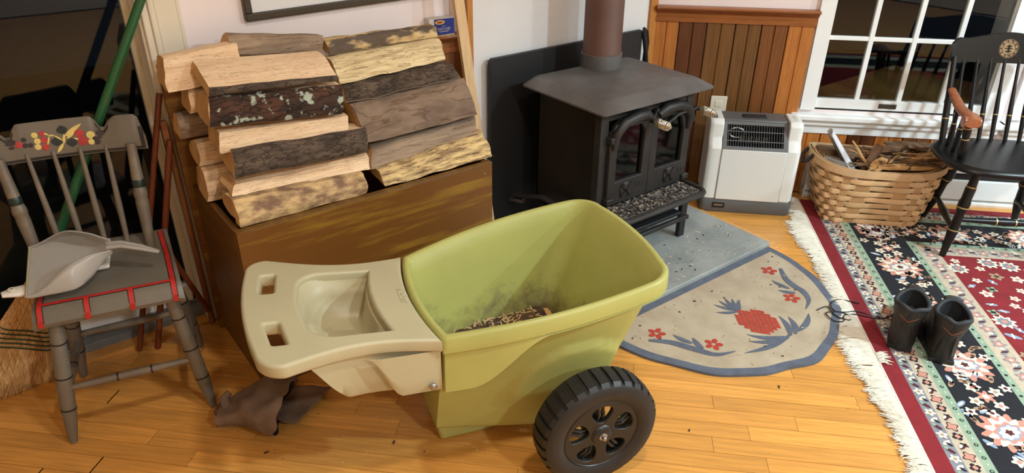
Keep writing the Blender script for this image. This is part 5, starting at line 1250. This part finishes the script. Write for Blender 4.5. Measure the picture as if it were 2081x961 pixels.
#SPLIT4
# ================================================================== BOOTS
m_boot = mat('black_boot_leather', (36, 32, 30), .5, var=.2, vscale=14, bump=.12, bscale=120); m_bsole = mat('boot_rubber', (24, 24, 25), .6); m_bpad = mat('boot_collar', (40, 42, 46), .7); m_bin = mat('boot_lining', (22, 24, 27), .9); m_stitch = mat('rust_stitch', (150, 78, 40), .6)
def boot(loc, rot, label, hs=1.0):
    b = thing('work_boot', label, 'boot', loc, rot, 'pair of boots on the rug')
    def soleo(x):  # half width of the sole along x
        t = (x+.045)/.29; return .041*(math.sin(PI*min(1, max(0, t))**.62)**.45)*(1+.14*sm(.45, .8, t)-.10*math.exp(-((t-.42)/.12)**2))
    xs = [-.045+.29*k/28 for k in range(29)]
    ol = [(x, soleo(x)) for x in xs]; ol = ol+[(x, -y) for x, y in reversed(ol[1:-1])]
    ol = [(x, y) for x, y in ol]
    MB().loft([[(x*.985, y*.96, 0) for x, y in ol], [(x, y, .006) for x, y in ol], [(x, y*1.03, .024) for x, y in ol], [(x*.99, y*.96, .030) for x, y in ol]]).build('sole', m_bsole, b, smooth=45)
    for k in range(5): x = -.040+k*.014; box('heel_tread', (x, -.036, .002), (x+.008, .036, .014), m_bsole, b, .001)
    # foot
    fr_ = []
    for k in range(15):
        t = k/14; x = lerp(-.040, .232, t); w = max(.006, soleo(x)*.98); h = lerp(.11, .052, sm(.15, .75, t))*(1 if t < .9 else lerp(1, .5, (t-.9)/.1))
        fr_.append([(x, w*math.cos(PI*q/12)*(1-.12*math.sin(PI*q/12)), .026+h*math.sin(PI*q/12)) for q in range(13)]+[(x, -w*.5, .02), (x, w*.5, .02)])
    up = MB().loft(fr_)
    # shaft
    def collar(a): return .168*hs+.010*math.cos(2*a)-.016*math.exp(-((abs(a)-PI)/.42)**2)-.020*math.exp(-(a/.35)**2)*0
    rings = []
    for k in range(11):
        t = k/10; R = []
        for q in range(40):
            a = 2*PI*q/40; a_ = a if a <= PI else a-2*PI; zt = collar(a_); z = lerp(.030, zt, t)
            rx = lerp(.047, .062, sm(.2, 1, t))-.004*math.exp(-((t-.42)/.2)**2); ry = lerp(.039, .051, sm(.3, 1, t))-.002*math.exp(-((t-.45)/.2)**2)
            R.append((.004+rx*math.cos(a)+.010*t*0, ry*math.sin(a), z))
        rings.append(R)
    up.loft(rings, caps=False); up.build('upper', m_boot, b, smooth=60)
    cp = []
    for q in range(41):
        a = 2*PI*q/40; a_ = a if a <= PI else a-2*PI; cp.append((.004+.0575*math.cos(a), .0470*math.sin(a), collar(a_)-.002))
    MB().tube(cp, .0072, 10, caps=False).build('padded_collar', m_bpad, b, smooth=70)
    li = []
    for k in range(7):
        t = k/6; li.append([(.004+lerp(.053, .040, t)*math.cos(2*PI*q/40), lerp(.043, .032, t)*math.sin(2*PI*q/40), lerp(collar(2*PI*q/40 if q <= 20 else 2*PI*q/40-2*PI)-.006, .05, t)) for q in range(40)])
    lb = MB().loft(li, caps=False); lb.add(li[-1], [tuple(range(40))]); lb.build('lining', m_bin, b, smooth=60)
    def tg2(i, j):
        y = lerp(-.026, .026, j); return (.050+.014*i-.25*y*y*10, y, lerp(.09, .188, i)-8*y*y)
    o = MB().grid(tg2, 8, 8).build('tongue', m_boot, b, smooth=60, normals=False); so = o.modifiers.new('solid', 'SOLIDIFY'); so.thickness = .007
    # heel stitching: shallow V on the back of the shaft
    P = []
    for q in range(-8, 9):
        a = PI+q*.11; P.append((.004+.0570*math.cos(a), .0470*math.sin(a), .118+.020*abs(q)/8*1.2))
    MB().tube(P, .0012, 5).build('heel_stitching', m_stitch, b)
    for s in (-1, 1): MB().tube([(.004+.0500*math.cos(PI+s*.42), .0415*math.sin(PI+s*.42), z) for z in (.04, .07, .105)], .0014, 5).build('heel_seam', m_boot, b)
    pull = MB().tube([(-.052, -.006, .128), (-.058, 0, .146), (-.052, .006, .128)], .0022, 6).build('pull_loop', m_boot, b)
    for k in range(4):
        z = .095+k*.018; MB().tube([(.052, -.02, z), (.066, 0, z+.004), (.052, .02, z)], .002, 6).build('lace_row', m_cord, b)
    return b
boot((2.152, .727, .0092), math.radians(22), 'black leather work boot standing nearer the rug fringe, its laces trailing')
boot((2.190, .618, .0092), math.radians(30), 'black leather work boot farther from the rug fringe')
lc = [(2.222, .775, .10), (2.232, .800, .05), (2.230, .840, .0125), (2.191, .900, .0125), (2.153, .922, .011), (2.120, .905, .011), (2.090, .925, .015), (2.110, .965, .015), (2.150, .950, .014), (2.165, .915, .012), (2.140, .895, .012), (2.125, .940, .014), (2.150, .985, .015), (2.103, .995, .0145)]
def cat3(P, n=7):
    Q = []
    for k in range(len(P)-1):
        p0, p1, p2, p3 = P[max(0, k-1)], P[k], P[k+1], P[min(len(P)-1, k+2)]
        for q in range(n):
            t = q/n; Q.append(tuple(.5*((2*p1[i])+(-p0[i]+p2[i])*t+(2*p0[i]-5*p1[i]+4*p2[i]-p3[i])*t*t+(-p0[i]+3*p1[i]-3*p2[i]+p3[i])*t**3) for i in range(3)))
    Q.append(P[-1]); return Q
bl = MB().tube(cat3(lc), .0022, 6); bl.tube(cat3([(2.226, .782, .09), (2.245, .83, .0125), (2.215, .905, .012), (2.175, .93, .012), (2.150, .955, .014), (2.170, .985, .0145), (2.225, .990, .012), (2.265, .93, .0125)]), .0022, 6)
bl = bl.build('boot_lace', m_cord); tag(bl, 'black boot lace trailing from the boots across the fringe', 'lace')

# ================================================================== PICTURE, MATCHBOX, LEANING BOARD
pf = thing('picture_frame', 'dark wood picture frame hanging on the pink wall above the logs', 'picture', (1.02, YP, .965))
m_frame = mat('dark_frame', (58, 50, 38), .4, var=.15, vscale=6); X0, X1, ZF0, ZF1 = -.335, .335, 0, .50; fwid = .022
box('frame_rail', (X0, -.022, ZF0), (X1, -.001, ZF0+fwid), m_frame, pf, .003); box('frame_rail', (X0, -.022, ZF1-fwid), (X1, -.001, ZF1), m_frame, pf, .003)
box('frame_stile', (X0, -.022, ZF0+fwid), (X0+fwid, -.001, ZF1-fwid), m_frame, pf, .003); box('frame_stile', (X1-fwid, -.022, ZF0+fwid), (X1, -.001, ZF1-fwid), m_frame, pf, .003)
box('mat_board', (X0+fwid, -.010, ZF0+fwid), (X1-fwid, -.002, ZF1-fwid), mat('mat_white', (228, 228, 230), .7), pf); box('print', (-.2, -.0108, .12), (.2, -.0098, .40), mat('grey_print', (150, 150, 156), .7, var=.3, vscale=8), pf)
pf.rotation_euler = (0, math.radians(-1.0), 0)
mb_ = thing('matchbox', 'blue and white box of matches on the chair rail beside the leaning board', 'matchbox', (1.352, YP-.024, .8325), math.radians(-4))
m_mw = mat('matchbox_white', (214, 206, 200), .6); m_mb = mat('matchbox_blue', (38, 58, 150), .5); m_mr = mat('matchbox_red', (184, 52, 40), .5); m_my = mat('matchbox_yellow', (222, 196, 120), .5)
box('carton', (-.050, -.018, 0), (.050, .018, .064), m_mw, mb_, .001)
MB().loft([[(x, y, z) for x, z in ((-.030, .010), (-.026, .006), (.049, .007), (.049, .061), (-.030, .061))] for y in (-.0188, -.018)]).build('blue_label', m_mb, mb_, smooth=0)
box('striker_strip', (-.048, -.0186, .0), (.049, -.018, .0052), mat('tan_card', (196, 164, 104), .7), mb_)
ov = lambda rx, rz, y, m, n: MB().add([(-.008+rx*math.cos(2*PI*k/24), y, .050+rz*math.sin(2*PI*k/24)) for k in range(24)], [tuple(range(24))]).build(n, m, mb_, smooth=0, normals=False)
ov(.0200, .0075, -.0191, m_my, 'emblem_oval'); ov(.0125, .0032, -.0194, m_mr, 'emblem_stripe')
text_mesh('lettering', 'MATCHES', .0115, .0001, m_mw, mb_, T(.008, -.0192, .0265) @ Matrix.Rotation(PI/2, 4, 'X'))
for z, w in ((.0190, .022), (.0160, .016), (.0355, .008)): box('small_print', (.006-w, -.0191, z), (.006+w, -.0188, z+.0011), m_mw, mb_)
m_pine = mat('pale_board', (216, 182, 138), .5, var=.1, vscale=6, stretch=(14, 14, 1))
A_ = Vector((1.452, 2.02, 0.0)); B2 = Vector((1.345, 2.139, 1.30)); ax = (B2-A_).normalized(); M_ = Matrix.Translation(A_) @ ax.to_track_quat('Z', 'X').to_matrix().to_4x4()
ang = math.atan2
lbm = MB()
xv = Vector((1, 0, 0)); xv = (xv-ax*xv.dot(ax)).normalized(); yv = ax.cross(xv)
for t0, t1 in ((0, 1.31),): lbm.loft([[tuple(A_+ax*t+xv*a+yv*b) for a, b in ((-.020, -.008), (.020, -.008), (.020, .008), (-.020, .008))] for t in (.012, 1.31)])
lb_ = lbm.build('leaning_board', m_pine, smooth=0, bevel=.0015); tag(lb_, 'narrow pale wooden board leaning between the wood box and the hearth wall', 'board')

# ================================================================== SMALL DEBRIS ON THE FLOOR AND HEARTH
m_deb = mat('bark_crumb', (58, 44, 34), .9); m_deb2 = mat('pale_crumb', (216, 196, 160), .9)
def crumbs(name, label, pts, cat='debris'):
    b = MB()
    for (x, y, z, l, mi) in pts: b.box((-l, -l*.35, 0), (l, l*.35, l*.35), mi, T(x, y, z) @ Rz(rnd.random()*PI))
    return tag(b.build(name, [m_deb, m_deb2], smooth=0), label, cat, kind='stuff')
P = []
for k in range(150): P.append((rnd.uniform(1.75, 2.35), rnd.uniform(1.39, 1.62), .0262, rnd.choice((.0015, .002, .003, .005)), rnd.choice((0, 0, 1, 1, 1))))
crumbs('hearth_crumbs', 'bark crumbs and ash specks scattered over the slate hearth', P)
P = []
while len(P) < 110:
    x, y = rnd.uniform(-.42, .42), -rnd.uniform(.04, .48)
    if (x/.44)**2+(y/.49)**2 < 1: P.append((1.88+x, 1.375+y, .0121, rnd.choice((.001, .0015, .002, .004)), rnd.choice((0, 1))))
crumbs('rug_crumbs', 'tiny wood crumbs scattered on the half-round hearth rug', P)
P = [(1.66, .84, .0004, .006, 0), (1.30, .88, .0004, .005, 0), (.33, 1.50, .0004, .006, 0), (.62, 1.33, .0004, .006, 0)]
for k in range(120): 
    x = rnd.uniform(.0, 1.0); P.append((x, rnd.uniform(1.15, 1.74)-.2*x, .0004, rnd.choice((.0012, .0018, .0028)), rnd.choice((0, 1, 1))))
for k in range(40): x = rnd.uniform(1.1, 1.9); P.append((x, rnd.uniform(.55, .85), .0004, rnd.choice((.001, .0016)), rnd.choice((0, 1))))
crumbs('floor_crumbs', 'small wood chips scattered over the floorboards around the cart', P)
